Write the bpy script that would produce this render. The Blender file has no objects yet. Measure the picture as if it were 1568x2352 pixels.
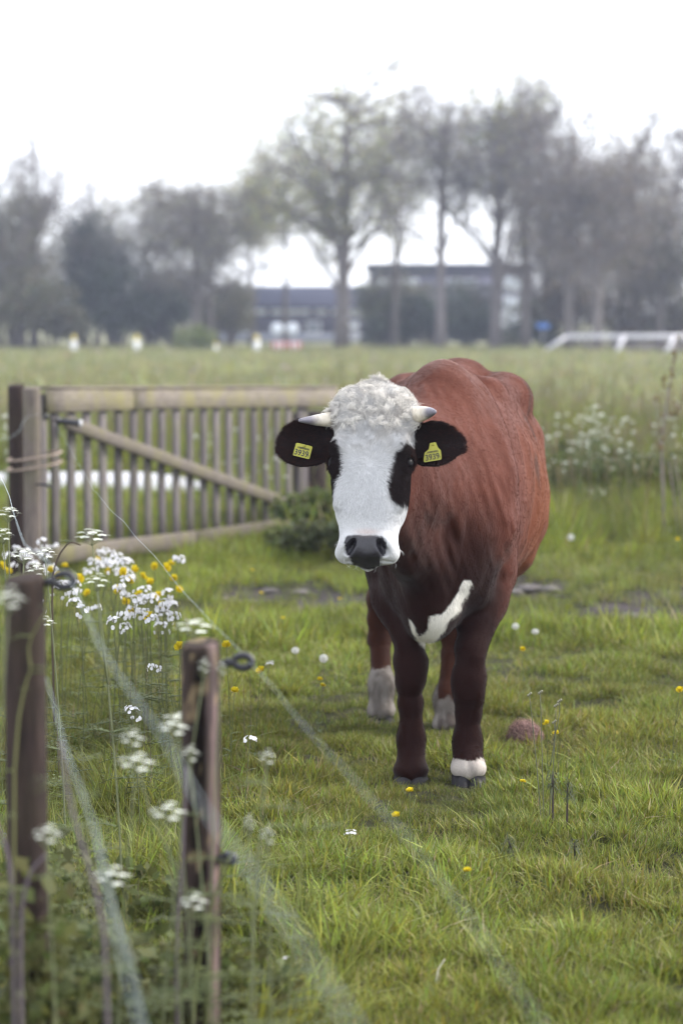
import bpy, bmesh, math, random
import numpy as np
from mathutils import Vector, Matrix

scene = bpy.context.scene
COL = scene.collection
rng = np.random.default_rng(7)
random.seed(7)

# ------------------------------------------------------------------ camera
CAM_H = 1.53
PITCH = math.radians(4.54)
FPX = 5553.0                      # focal length in pixels of a 1568 x 2352 picture
cam_data = bpy.data.cameras.new('camera')
cam_data.sensor_fit = 'VERTICAL'
cam_data.sensor_height = 36.0
cam_data.sensor_width = 24.0
cam_data.lens = 85.0
cam_data.clip_start = 0.1
cam_data.clip_end = 6000.0
cam_data.dof.use_dof = True
cam_data.dof.focus_distance = 7.2
cam_data.dof.aperture_fstop = 2.7
cam = bpy.data.objects.new('camera', cam_data)
COL.objects.link(cam)
cam.location = (0, 0, CAM_H)
cam.rotation_euler = (math.pi / 2 - PITCH, 0, 0)
scene.camera = cam

# ------------------------------------------------------------------ world, sun, exposure
SUN_EL, SUN_AZ = math.radians(36), math.radians(72)     # azimuth measured from +Y towards +X
world = bpy.data.worlds.new('World')
scene.world = world
world.use_nodes = True
wn = world.node_tree
wn.nodes.clear()
w_out = wn.nodes.new('ShaderNodeOutputWorld')
w_bg = wn.nodes.new('ShaderNodeBackground')
w_bg.inputs['Strength'].default_value = 0.15
w_sky = wn.nodes.new('ShaderNodeTexSky')
w_sky.sky_type = 'NISHITA'
w_sky.sun_disc = False
w_sky.sun_elevation = SUN_EL
w_sky.sun_rotation = SUN_AZ
w_sky.air_density = 1.0
w_sky.dust_density = 2.0
w_sky.ozone_density = 1.0
w_hs = wn.nodes.new('ShaderNodeHueSaturation')
w_hs.inputs['Saturation'].default_value = 0.30
wn.links.new(w_sky.outputs[0], w_hs.inputs['Color'])
w_mx = wn.nodes.new('ShaderNodeMix')                     # thin even cloud over the clear sky
w_mx.data_type = 'RGBA'
w_mx.inputs[0].default_value = 0.72
w_mx.inputs[7].default_value = (4.2, 4.4, 4.75, 1)
wn.links.new(w_hs.outputs[0], w_mx.inputs[6])
wn.links.new(w_mx.outputs[2], w_bg.inputs['Color'])
wn.links.new(w_bg.outputs[0], w_out.inputs['Surface'])

sun_data = bpy.data.lights.new('sun', 'SUN')
sun_data.energy = 1.5
sun_data.angle = math.radians(14)
sun_data.color = (1.0, 0.94, 0.86)
sun = bpy.data.objects.new('sun', sun_data)
COL.objects.link(sun)
_sd = Vector((math.sin(SUN_AZ) * math.cos(SUN_EL), math.cos(SUN_AZ) * math.cos(SUN_EL), math.sin(SUN_EL)))
sun.rotation_euler = _sd.to_track_quat('Z', 'Y').to_euler()

scene.view_settings.view_transform = 'Standard'
scene.view_settings.look = 'None'
scene.view_settings.exposure = 1.85
scene.view_settings.gamma = 1.0
scene.view_settings.use_curve_mapping = False
scene.render.engine = 'CYCLES'
scene.cycles.use_denoising = True
scene.cycles.filter_width = 1.15
scene.cycles.max_bounces = 6
scene.cycles.diffuse_bounces = 3
scene.cycles.glossy_bounces = 2
scene.cycles.transmission_bounces = 3
scene.cycles.transparent_max_bounces = 8
scene.cycles.caustics_reflective = False
scene.cycles.caustics_refractive = False
scene.cycles.sample_clamp_indirect = 4.0

# ------------------------------------------------------------------ helpers
def at(px, py, Y):
    """world point at depth Y seen at photograph position px, py (1568 x 2352)"""
    u = (px - 784.0) / FPX
    v = -(py - 1176.0) / FPX
    d = np.array([u, math.cos(PITCH) + v * math.sin(PITCH), -math.sin(PITCH) + v * math.cos(PITCH)])
    return np.array([0, 0, CAM_H]) + d * (Y / d[1])

def depth_on_ground(py, z=0.0):
    v = -(py - 1176.0) / FPX
    dy = math.cos(PITCH) + v * math.sin(PITCH)
    dz = -math.sin(PITCH) + v * math.cos(PITCH)
    return (z - CAM_H) / dz * dy

def tag(o, label=None, cat=None, group=None, kind=None):
    if label: o['label'] = label
    if cat: o['category'] = cat
    if group: o['group'] = group
    if kind: o['kind'] = kind
    return o

def empty(name, loc=(0, 0, 0), rz=0.0):
    o = bpy.data.objects.new(name, None)
    o.empty_display_size = 0.1
    COL.objects.link(o)
    o.location = loc
    o.rotation_euler = (0, 0, rz)
    return o

def link(name, me, mat=None, parent=None):
    o = bpy.data.objects.new(name, me)
    if mat is not None:
        me.materials.clear()
        for m in (mat if isinstance(mat, (list, tuple)) else [mat]):
            me.materials.append(m)
    COL.objects.link(o)
    if parent is not None:
        o.parent = parent
    return o

def mesh_np(name, verts, faces, smooth=False):
    """verts (N,3); faces (M,3) or (M,4) array, or a list of such arrays"""
    me = bpy.data.meshes.new(name)
    verts = np.asarray(verts, dtype=np.float32)
    if not isinstance(faces, list):
        faces = [faces]
    faces = [np.asarray(f, dtype=np.int32) for f in faces if len(f)]
    loops = np.concatenate([f.ravel() for f in faces])
    sizes = np.concatenate([np.full(len(f), f.shape[1], dtype=np.int32) for f in faces])
    starts = np.concatenate([[0], np.cumsum(sizes)[:-1]]).astype(np.int32)
    me.vertices.add(len(verts))
    me.vertices.foreach_set('co', verts.ravel())
    me.loops.add(len(loops))
    me.loops.foreach_set('vertex_index', loops)
    me.polygons.add(len(sizes))
    me.polygons.foreach_set('loop_start', starts)
    me.update(calc_edges=True)
    if smooth:
        me.polygons.foreach_set('use_smooth', np.ones(len(sizes), dtype=bool))
    me.validate()
    return me

def set_color(me, cols, name='tint'):
    a = me.color_attributes.new(name, 'FLOAT_COLOR', 'POINT')
    c = np.ones((len(me.vertices), 4), dtype=np.float32)
    c[:, :3] = cols
    a.data.foreach_set('color', c.ravel())

def copy_tree(o, parent=None):
    c = o.copy()
    COL.objects.link(c)
    if parent is not None:
        c.parent = parent
    for ch in list(o.children):
        copy_tree(ch, c)
    return c

class MB:
    """collects verts and faces of tubes, boxes and leaves"""
    def __init__(self):
        self.v, self.q, self.t, self.c, self.n = [], [], [], [], 0
    def add(self, v, quads=None, tris=None, col=None):
        v = np.asarray(v, dtype=np.float64).reshape(-1, 3)
        self.v.append(v)
        if quads is not None and len(quads): self.q.append(np.asarray(quads) + self.n)
        if tris is not None and len(tris): self.t.append(np.asarray(tris) + self.n)
        if col is None: col = (1, 1, 1)
        col = np.asarray(col, dtype=np.float64)
        self.c.append(np.broadcast_to(col, v.shape) if col.ndim == 1 else col)
        self.n += len(v)
        return self
    def tube(self, pts, radii, sides=6, col=None, cap=True, twist=0.0, flat=1.0):
        pts = np.asarray(pts, dtype=np.float64)
        n = len(pts)
        radii = np.broadcast_to(np.asarray(radii, dtype=np.float64), (n,))
        T = np.gradient(pts, axis=0)
        T /= np.linalg.norm(T, axis=1)[:, None] + 1e-12
        ref = np.array([0, 0, 1.0]) if abs(T[0, 2]) < 0.9 else np.array([1.0, 0, 0])
        A = np.cross(T[0], ref); A /= np.linalg.norm(A)
        vs = []
        ang = np.linspace(0, 2 * np.pi, sides, endpoint=False) + twist
        for i in range(n):
            A = A - T[i] * np.dot(A, T[i]); A /= np.linalg.norm(A) + 1e-12
            B = np.cross(T[i], A)
            vs.append(pts[i] + radii[i] * (np.cos(ang)[:, None] * A + flat * np.sin(ang)[:, None] * B))
        v = np.concatenate(vs)
        i, j = np.meshgrid(np.arange(n - 1), np.arange(sides), indexing='ij')
        j2 = (j + 1) % sides
        q = np.stack([i * sides + j, i * sides + j2, (i + 1) * sides + j2, (i + 1) * sides + j], -1).reshape(-1, 4)
        tr = []
        if cap:
            v = np.concatenate([v, pts[:1], pts[-1:]])
            a, b = n * sides, n * sides + 1
            for k in range(sides):
                k2 = (k + 1) % sides
                tr.append((a, k2, k)); tr.append((b, (n - 1) * sides + k, (n - 1) * sides + k2))
        return self.add(v, q, tr, col)
    def box(self, lo, hi, col=None, M=None):
        lo, hi = np.asarray(lo, float), np.asarray(hi, float)
        v = np.array([[x, y, z] for x in (lo[0], hi[0]) for y in (lo[1], hi[1]) for z in (lo[2], hi[2])])
        if M is not None:
            M = np.asarray(M); v = v @ M[:3, :3].T + M[:3, 3]
        q = [(0, 1, 3, 2), (4, 6, 7, 5), (0, 4, 5, 1), (2, 3, 7, 6), (0, 2, 6, 4), (1, 5, 7, 3)]
        return self.add(v, q, None, col)
    def mesh(self, name, smooth=False, color=True):
        fs = []
        if self.q: fs.append(np.concatenate(self.q))
        if self.t: fs.append(np.concatenate(self.t))
        me = mesh_np(name, np.concatenate(self.v), fs, smooth)
        if color: set_color(me, np.concatenate(self.c))
        return me
    def build(self, name, mat, parent=None, smooth=False, color=True):
        return link(name, self.mesh(name, smooth, color), mat, parent)

# value noise in numpy, any dimension 2 or 3
_perm = np.random.default_rng(11).integers(0, 2**31, 4096)
def vnoise(P, seed=0):
    P = np.asarray(P, dtype=np.float64)
    i0 = np.floor(P).astype(np.int64)
    f = P - i0
    f = f * f * (3 - 2 * f)
    D = P.shape[-1]
    out = 0.0
    for c in range(1 << D):
        w = 1.0
        h = np.full(P.shape[:-1], seed, dtype=np.int64)
        for d in range(D):
            b = (c >> d) & 1
            w = w * (f[..., d] if b else 1 - f[..., d])
            h = _perm[(h + (i0[..., d] + b) * (7919, 104729, 1299709)[d]) & 4095]
        out = out + w * (h / 2**31)
    return out * 2 - 1
def fbm(P, oct=4, seed=0, gain=0.5):
    P = np.asarray(P, dtype=np.float64)
    s, a, t = 0.0, 1.0, 0.0
    for o in range(oct):
        s = s + a * vnoise(P * 2**o + 17.3 * o, seed + o); t += a; a *= gain
    return s / t
def smoothstep(a, b, x):
    t = np.clip((x - a) / (b - a), 0, 1)
    return t * t * (3 - 2 * t)

# ------------------------------------------------------------------ node materials
class NT:
    def __init__(self, name):
        self.m = bpy.data.materials.new(name)
        self.m.use_nodes = True
        self.t = self.m.node_tree
        self.t.nodes.clear()
        self.out = self.t.nodes.new('ShaderNodeOutputMaterial')
        self.b = self.t.nodes.new('ShaderNodeBsdfPrincipled')
        self.t.links.new(self.b.outputs[0], self.out.inputs['Surface'])
    def n(self, typ, **kw):
        nd = self.t.nodes.new('ShaderNode' + typ)
        for k, v in kw.items():
            setattr(nd, k, v)
        return nd
    def l(self, a, b):
        self.t.links.new(a, b)
    def setin(self, node, name, val):
        if hasattr(val, 'is_output'): self.l(val, node.inputs[name])
        else: node.inputs[name].default_value = val
    def noise(self, scale, detail=4, rough=0.55, vec=None, dist=0.0):
        nd = self.n('TexNoise')
        nd.inputs['Scale'].default_value = scale
        nd.inputs['Detail'].default_value = detail
        nd.inputs['Roughness'].default_value = rough
        nd.inputs['Distortion'].default_value = dist
        if vec is not None: self.l(vec, nd.inputs['Vector'])
        return nd.outputs['Fac']
    def obj(self, scale=(1, 1, 1), coord='Object'):
        tc = self.n('TexCoord')
        mp = self.n('Mapping')
        mp.inputs['Scale'].default_value = scale
        self.l(tc.outputs[coord], mp.inputs['Vector'])
        return mp.outputs[0]
    def ramp(self, fac, stops, interp='LINEAR'):
        r = self.n('ValToRGB')
        r.color_ramp.interpolation = interp
        els = r.color_ramp.elements
        while len(els) < len(stops): els.new(0.5)
        for e, (p, c) in zip(els, stops):
            e.position = p
            e.color = (*c, 1) if len(c) == 3 else c
        self.l(fac, r.inputs['Fac'])
        return r.outputs['Color']
    def mix(self, fac, a, b, mode='MIX'):
        m = self.n('Mix', data_type='RGBA', blend_type=mode)
        for nm, val in ((0, fac), (6, a), (7, b)):
            if hasattr(val, 'is_output'): self.l(val, m.inputs[nm])
            elif nm == 0: m.inputs[0].default_value = val
            else: m.inputs[nm].default_value = (*val, 1)
        return m.outputs[2]
    def attr(self, name='tint', typ='GEOMETRY', out='Color'):
        a = self.n('Attribute', attribute_name=name, attribute_type=typ)
        return a.outputs[out]
    def math(self, op, a, b=0.0):
        m = self.n('Math', operation=op)
        for i, v in enumerate((a, b)):
            if hasattr(v, 'is_output'): self.l(v, m.inputs[i])
            else: m.inputs[i].default_value = v
        return m.outputs[0]
    def bump(self, h, strength=0.5, dist=0.01):
        b = self.n('Bump')
        b.inputs['Strength'].default_value = strength
        b.inputs['Distance'].default_value = dist
        self.l(h, b.inputs['Height'])
        self.l(b.outputs[0], self.b.inputs['Normal'])
        return b
    def set(self, **kw):
        names = {'color': 'Base Color', 'rough': 'Roughness', 'spec': 'Specular IOR Level', 'metal': 'Metallic',
                 'sheen': 'Sheen Weight', 'sheenr': 'Sheen Roughness', 'trans': 'Transmission Weight'}
        for k, v in kw.items():
            s = self.b.inputs[names[k]]
            if hasattr(v, 'is_output'): self.l(v, s)
            elif k == 'color': s.default_value = (*v, 1)
            else: s.default_value = v
        return self

def plain(name, color, rough=0.6, var=0.15, scale=30.0, metal=0.0, spec=0.4, bump=0.0):
    m = NT(name)
    nz = m.noise(scale, 4, vec=m.obj())
    c = m.ramp(nz, [(0.3, tuple(x * (1 - var) for x in color)), (0.7, tuple(min(1, x * (1 + var)) for x in color))])
    m.set(color=c, rough=rough, metal=metal, spec=spec)
    if bump: m.bump(nz, 0.5, bump)
    return m.m

def leafy(name, trans=0.35, rough=0.55, spec=0.25, tint_instancer=False, mul=(1, 1, 1)):
    """thin leaf: colour from the mesh, diffuse plus light let through"""
    m = NT(name)
    c = m.attr('tint')
    if tint_instancer:
        c = m.mix(1.0, c, m.attr('itint', 'INSTANCER'), 'MULTIPLY')
    if mul != (1, 1, 1):
        c = m.mix(1.0, c, mul, 'MULTIPLY')
    m.set(color=c, rough=rough, spec=spec)
    tr = m.n('BsdfTranslucent')
    m.l(c, tr.inputs['Color'])
    mx = m.n('MixShader')
    mx.inputs[0].default_value = trans
    m.l(m.b.outputs[0], mx.inputs[1]); m.l(tr.outputs[0], mx.inputs[2])
    m.l(mx.outputs[0], m.out.inputs['Surface'])
    return m.m
# ================================================================== COW
def nrm(v):
    v = np.asarray(v, float); return v / np.linalg.norm(v)

class Field:
    """smooth signed distance field out of simple solids"""
    def __init__(self):
        self.items = []
    def add(self, fn, lo, hi, k=0.05, op='u'):
        m = k + 0.10
        self.items.append((fn, np.asarray(lo, float) - m, np.asarray(hi, float) + m, k, op))
    def cone(self, a, b, ra, rb, k=0.05, op='u'):
        a, b = np.asarray(a, float), np.asarray(b, float)
        ba = b - a; L = ba @ ba
        def fn(P):
            pa = P - a
            h = np.clip(pa @ ba / L, 0, 1)
            return np.linalg.norm(pa - h[:, None] * ba, axis=1) - (ra + (rb - ra) * h)
        r = max(ra, rb)
        self.add(fn, np.minimum(a, b) - r, np.maximum(a, b) + r, k, op)
    def chain(self, pts, rad, k=0.04):
        for i in range(len(pts) - 1):
            self.cone(pts[i], pts[i + 1], rad[i], rad[i + 1], k if i == 0 else min(k, 0.02))
    def ell(self, c, r, R=None, k=0.05, op='u'):
        c, r = np.asarray(c, float), np.asarray(r, float)
        R = np.eye(3) if R is None else np.asarray(R, float)      # rows are the local axes
        def fn(P):
            q = (P - c) @ R.T
            k0 = np.linalg.norm(q / r, axis=1)
            k1 = np.linalg.norm(q / (r * r), axis=1) + 1e-9
            return k0 * (k0 - 1) / k1
        e = np.abs(R.T) @ r
        self.add(fn, c - e, c + e, k, op)
    def __call__(self, P):
        out = np.full(len(P), 0.5)
        for fn, lo, hi, k, op in self.items:
            m = (P[:, 1] > lo[1]) & (P[:, 1] < hi[1])
            m &= (P[:, 2] > lo[2]) & (P[:, 2] < hi[2]) & (P[:, 0] > lo[0]) & (P[:, 0] < hi[0])
            if op == 'd': m &= np.abs(out) < .022
            m = np.nonzero(m)[0]
            if not len(m): continue
            d = fn(P[m]); a = out[m]
            if op == 'u':
                h = np.clip(k - np.abs(a - d), 0, None) / k
                out[m] = np.minimum(a, d) - h * h * k * 0.25
            elif op == 's':
                d = -d
                h = np.clip(k - np.abs(a - d), 0, None) / k
                out[m] = np.maximum(a, d) + h * h * k * 0.25
            else:                                     # displacement
                out[m] = a + d
        return out

def evalf(f, P, chunk=400000):
    return np.concatenate([f(P[i:i + chunk]) for i in range(0, len(P), chunk)])

def surface_net(f, lo, hi, h, B=12):
    lo = np.asarray(lo, float)
    nb = np.ceil((np.asarray(hi) - lo) / (h * B)).astype(int)
    n = nb * B + 1
    bi = np.stack(np.meshgrid(*[np.arange(k) for k in nb], indexing='ij'), -1).reshape(-1, 3)
    d = evalf(f, lo + (bi * B + B / 2) * h)
    act = bi[np.abs(d) < B * h * 0.87 * 1.25 + 0.012]
    mask = np.zeros(n, bool)
    for b in act:
        s = b * B
        mask[s[0]:s[0] + B + 1, s[1]:s[1] + B + 1, s[2]:s[2] + B + 1] = True
    idx = np.argwhere(mask)
    val = np.full(n, 1.0, np.float32)
    inside = bi[d < -(B * h * 0.87 * 1.25)]
    for b in inside:
        s = b * B
        val[s[0]:s[0] + B + 1, s[1]:s[1] + B + 1, s[2]:s[2] + B + 1] = -1.0
    val[tuple(idx.T)] = evalf(f, lo + idx * h)
    sg = val < 0
    c = np.zeros(n - 1, np.int8)
    offs = [(x, y, z) for x in (0, 1) for y in (0, 1) for z in (0, 1)]
    for o in offs:
        c += sg[o[0]:n[0] - 1 + o[0], o[1]:n[1] - 1 + o[1], o[2]:n[2] - 1 + o[2]]
    cells = np.argwhere((c > 0) & (c < 8))
    cv = np.stack([val[tuple((cells + o).T)] for o in offs], 1)
    acc = np.zeros((len(cells), 3)); cnt = np.zeros(len(cells))
    for i, a in enumerate(offs):
        for j, b in enumerate(offs):
            if j > i and sum(abs(a[k] - b[k]) for k in range(3)) == 1:
                m = (cv[:, i] < 0) != (cv[:, j] < 0)
                t = cv[m, i] / (cv[m, i] - cv[m, j])
                acc[m] += np.asarray(a) + t[:, None] * (np.asarray(b) - np.asarray(a))
                cnt[m] += 1
    V = lo + (cells + acc / cnt[:, None]) * h
    cid = np.full(n - 1, -1, np.int32)
    cid[tuple(cells.T)] = np.arange(len(cells))
    F = []
    for ax in range(3):
        o1, o2 = (ax + 1) % 3, (ax + 2) % 3
        sl0 = [slice(1, n[k] - 1) for k in range(3)]
        sl1 = list(sl0)
        sl0[ax] = slice(0, n[ax] - 1); sl1[ax] = slice(1, n[ax])
        A, Bv = sg[tuple(sl0)], sg[tuple(sl1)]
        e = np.argwhere(A != Bv)
        st = A[tuple(e.T)]
        e = e + [0 if k == ax else 1 for k in range(3)]
        def cc(d1, d2):
            q = e.copy(); q[:, o1] -= d1; q[:, o2] -= d2
            return cid[tuple(q.T)]
        q = np.stack([cc(1, 1), cc(0, 1), cc(0, 0), cc(1, 0)], 1)
        q[~st] = q[~st][:, ::-1]
        F.append(q)
    F = np.concatenate(F)
    F = F[(F >= 0).all(1)]
    for it in range(2):                                # pull the vertices onto the true surface
        d, g = evalf(f, V), grad(f, V)
        g2 = (g * g).sum(1) + 1e-6
        st = -d[:, None] * g / g2[:, None]
        l = np.linalg.norm(st, axis=1)[:, None]
        V = V + st * np.minimum(1, 0.6 * h / (l + 1e-9))
    return V, F

def grad(f, V, e=0.0012):
    g = np.empty_like(V)
    for k in range(3):
        o = np.zeros(3); o[k] = e
        g[:, k] = (evalf(f, V + o) - evalf(f, V - o)) / (2 * e)
    return g

# ---- frames
BO = np.array([0.325, 7.97, 0.0])
BA = nrm([0.105, 1.0, 0]); BT = np.array([BA[1], -BA[0], 0])
def bw(s, t, z):
    return BO + BA * s + BT * t + np.array([0, 0, z])
HYAW, HPIT = math.radians(7), math.radians(17)
_W = np.array([-math.sin(HYAW), -math.cos(HYAW), 0]); _Z = np.array([0, 0, 1.0])
HW = _W * math.cos(HPIT) + _Z * math.sin(HPIT)         # out of the face
HV = _Z * math.cos(HPIT) - _W * math.sin(HPIT)         # towards the poll
HU = np.array([math.cos(HYAW), -math.sin(HYAW), 0])    # to the animal's left
HO = at(852, 1085, 7.2)
HR = np.stack([HU, HV, HW])
def hw(u, v, w):
    return HO + HU * u + HV * v + HW * w

def tab(rows):
    r = np.array(rows, float)
    x = np.linspace(r[0, 0], r[-1, 0], 400)
    out = [x]
    for c in range(1, r.shape[1]):
        y = np.interp(x, r[:, 0], r[:, c])
        kk = np.hanning(31); kk /= kk.sum()
        yp = np.pad(y, 15, mode='reflect', reflect_type='odd')
        out.append(np.convolve(yp, kk, 'valid'))
    return out

fld = Field()
# torso: half width, back, belly
_tt = tab([(-.27, .05, .90, .74), (-.22, .12, 1.00, .63), (-.12, .17, 1.13, .56), (0, .205, 1.27, .53), (.12, .208, 1.328, .53),
           (.3, .262, 1.335, .53), (.5, .32, 1.318, .54), (.72, .335, 1.312, .54), (.92, .305, 1.325, .58), (1.05, .265, 1.335, .62),
           (1.2, .22, 1.32, .75), (1.34, .17, 1.27, .9), (1.43, .09, 1.2, 1.0)])
def torso(P):
    q = P - BO
    s = q @ BA; t = q @ BT; z = P[:, 2]
    sc = np.clip(s, _tt[0][0], _tt[0][-1])
    a = np.interp(sc, _tt[0], _tt[1]); zt = np.interp(sc, _tt[0], _tt[2]); zb = np.interp(sc, _tt[0], _tt[3])
    zc = zb + 0.46 * (zt - zb)
    b = np.where(z > zc, zt - zc, zc - zb)
    r = (np.abs(t / a) ** 2.05 + np.abs((z - zc) / b) ** 2.05) ** (1 / 2.05)
    d = (r - 1) * np.minimum(a, b)
    ds = np.abs(s - sc)
    return np.where(ds > 0, np.sqrt(np.maximum(d, 0) ** 2 + ds ** 2) + np.minimum(d, 0), d) * 0.9
fld.add(torso, bw(-.3, 0, .75) - [.5, .1, .5], bw(1.45, 0, .9) + [.5, .1, .6], 0.05)
# spine, withers, rump
fld.cone(bw(.05, 0, 1.30), bw(.3, 0, 1.295), .055, .05, .10)
fld.cone(bw(.09, 0, 1.345), bw(.20, 0, 1.34), .026, .024, .06)
fld.cone(bw(.3, 0, 1.295), bw(1.05, 0, 1.315), .045, .045, .08)
fld.cone(bw(1.05, 0, 1.315), bw(1.38, 0, 1.24), .05, .045, .08)
for sg in (-1, 1):
    hk = bw(.99, sg * .19, 1.245)
    fld.ell(hk, (.048, .07, .045), k=.10)                                    # hook bone
    fld.cone(hk, bw(1.05, sg * .06, 1.30), .035, .04, .07)
    fld.cone(hk, bw(1.40, sg * .10, 1.18), .045, .06, .10)
    fld.ell(bw(1.41, sg * .11, 1.17), (.05, .06, .06), k=.08)                # pin bone
    fld.cone(bw(.55, sg * .13, 1.265), hk, .05, .045, .09)
    # shoulder blade and upper arm
    fld.cone(bw(.17, sg * .09, 1.27), bw(.03, sg * .165, 1.02), .05, .07, .05)
    fld.ell(bw(.06, sg * .155, .99), (.085, .15, .20), k=.05)
    fld.cone(bw(.02, sg * .16, 1.0), bw(-.05, sg * .168, .85), .075, .075, .05)   # point of shoulder
    fld.cone(bw(-.05, sg * .166, .85), bw(.09, sg * .155, .68), .07, .082, .05)
    rd_ = [bw(.19, sg * .085, 1.285), bw(.13, sg * .165, 1.15), bw(.07, sg * .208, 1.0), bw(.02, sg * .215, .88)]
    fld.chain(rd_, [.033, .038, .040, .045], .03)
    rd_ = [bw(.02, sg * .055, 1.245), bw(-.02, sg * .130, 1.06), bw(-.075, sg * .150, .90)]
    fld.chain(rd_, [.035, .041, .05], .05)
    fld.ell(bw(.17, sg * .175, .80), (.07, .16, .14), k=.07)                 # triceps
    # thigh
    fld.cone(bw(1.12, sg * .17, 1.05), bw(.98, sg * .205, .80), .15, .12, .10)
    fld.cone(bw(1.2, sg * .13, 1.05), bw(1.16, sg * .16, .74), .12, .08, .08)
# fore legs: the animal's right (-) and left (+)
FEET = {}
def foreleg(sg, knee, fet, foot, c=1.0):
    knee, fet, foot = map(np.array, (knee, fet, foot))
    el = bw(.06, sg * .155, .69)
    top = bw(.03, sg * .145, .60)
    fld.cone(el, top, .085, .069, .06)
    fld.chain([top, knee + [0, .004, .10], knee + [0, 0, .02], knee + [0, .004, -.055], knee * .5 + fet * .5 + [0, .006, 0], fet + [0, 0, .035], fet],
              [.068, .0495, .0475 * (.5 + .5 * c), .0440 * c, .0385 * c, .0370 * c, .0380 * c], .05)
    fld.ell(knee + [0, -.018, .005], (.034, .030, .050), k=.05)
    fld.ell(knee + [-sg * .030, .01, -.01], (.022, .03, .045), k=.04)
    fld.cone(knee + [0, .040, -.07], fet + [0, .034, .03], .017, .018, .03)            # tendon
    fld.cone(top + [sg * .02, -.03, .02], knee + [sg * .012, -.028, .08], .042, .020, .05)   # extensor muscle
    fld.ell(fet + [0, .012, -.005], (.038 * c, .042, .050), k=.03)
    fld.chain([fet, fet * .4 + foot * .6, foot], [.038 * c, .041 * c, .050], .03)
    fld.ell(foot, (.0535, .055, .026), k=.03)
    fld.cone(foot + [0, -.054, .030], foot + [0, -.066, -.03], .005, .009, .012, 's')
    for s2 in (-1, 1):
        fld.ell(fet + [s2 * .022, .05, -.02], (.013, .014, .02), k=.015)     # dew claws
kx = lambda px, py, Y: at(px, py, Y)
fkR, ffR, fhR = kx(941, 1530, 7.93), kx(944, 1700, 7.95), kx(943, 1768, 7.92)
fkL, ffL, fhL = kx(1078, 1562, 7.86), kx(1073, 1708, 7.88), kx(1075, 1764, 7.84)
foreleg(-1, fkR, ffR, fhR)
foreleg(1, fkL, ffL, fhL, 1.05)
# hind legs
def hindleg(sg, stifle, hock, fet, foot):
    stifle, hock, fet, foot = map(np.array, (stifle, hock, fet, foot))
    fld.cone(bw(1.05, sg * .19, .86), stifle, .13, .085, .08)
    fld.cone(stifle, hock + [0, -.02, .08], .085, .045, .05)
    fld.cone(bw(1.22, sg * .15, .8), hock + [0, .05, .09], .07, .03, .06)
    fld.chain([hock + [0, -.02, .08], hock, hock + [0, 0, -.08]], [.045, .046, .038], .03)
    fld.cone(hock + [0, .055, .06], hock + [0, .03, -.02], .022, .024, .03)
    fld.chain([hock + [0, 0, -.08], fet], [.038, .040], .03)
    fld.ell(fet + [0, .012, .0], (.042, .045, .05), k=.03)
    fld.chain([fet, foot], [.042, .049], .03)
    fld.ell(foot, (.052, .054, .03), k=.02)
    for s2 in (-1, 1):
        fld.ell(fet + [s2 * .024, .05, -.02], (.014, .014, .02), k=.015)
hfR, hhR = kx(876, 1572, 9.1), kx(875, 1632, 9.08)
hfL, hhL = kx(1027, 1604, 8.86), kx(1026, 1662, 8.84)
hindleg(-1, bw(.93, -.215, .68), kx(872, 1420, 9.2), hfR, hhR)
hindleg(1, bw(.93, .19, .68), kx(1040, 1455, 8.98), hfL, hhL)
# udder, tail
fld.ell(bw(.98, 0, .53), (.12, .17, .11), k=.06)
fld.chain([bw(1.42, 0, 1.22), bw(1.50, 0, 1.12), bw(1.50, .01, .7), bw(1.49, .02, .42)], [.035, .028, .018, .03], .04)
# chest, brisket, neck
fld.ell(bw(-.08, 0, .80), (.175, .19, .22), k=.08)
fld.ell(bw(-.17, -.02, .61), (.085, .12, .115), k=.08)
fld.cone(bw(-.16, -.03, .56), bw(-.20, -.04, .72), .05, .05, .06)
for sg in (-1, 1):
    fld.cone(bw(-.13, sg * .10, .83), bw(-.08, sg * .105, .66), .075, .065, .05)    # breast muscles
fld.cone(bw(.10, 0, 1.17), hw(0.01, .10, -.27), .15, .11, .12)
fld.cone(bw(-.02, 0, .96), hw(0.0, -.02, -.24), .19, .115, .12)
fld.cone(bw(-.20, -.02, .64), hw(0, -.09, -.20), .042, .045, .09)
fld.cone(bw(-.22, -.03, .74), hw(0, -.07, -.22), .05, .06, .10)
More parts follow.
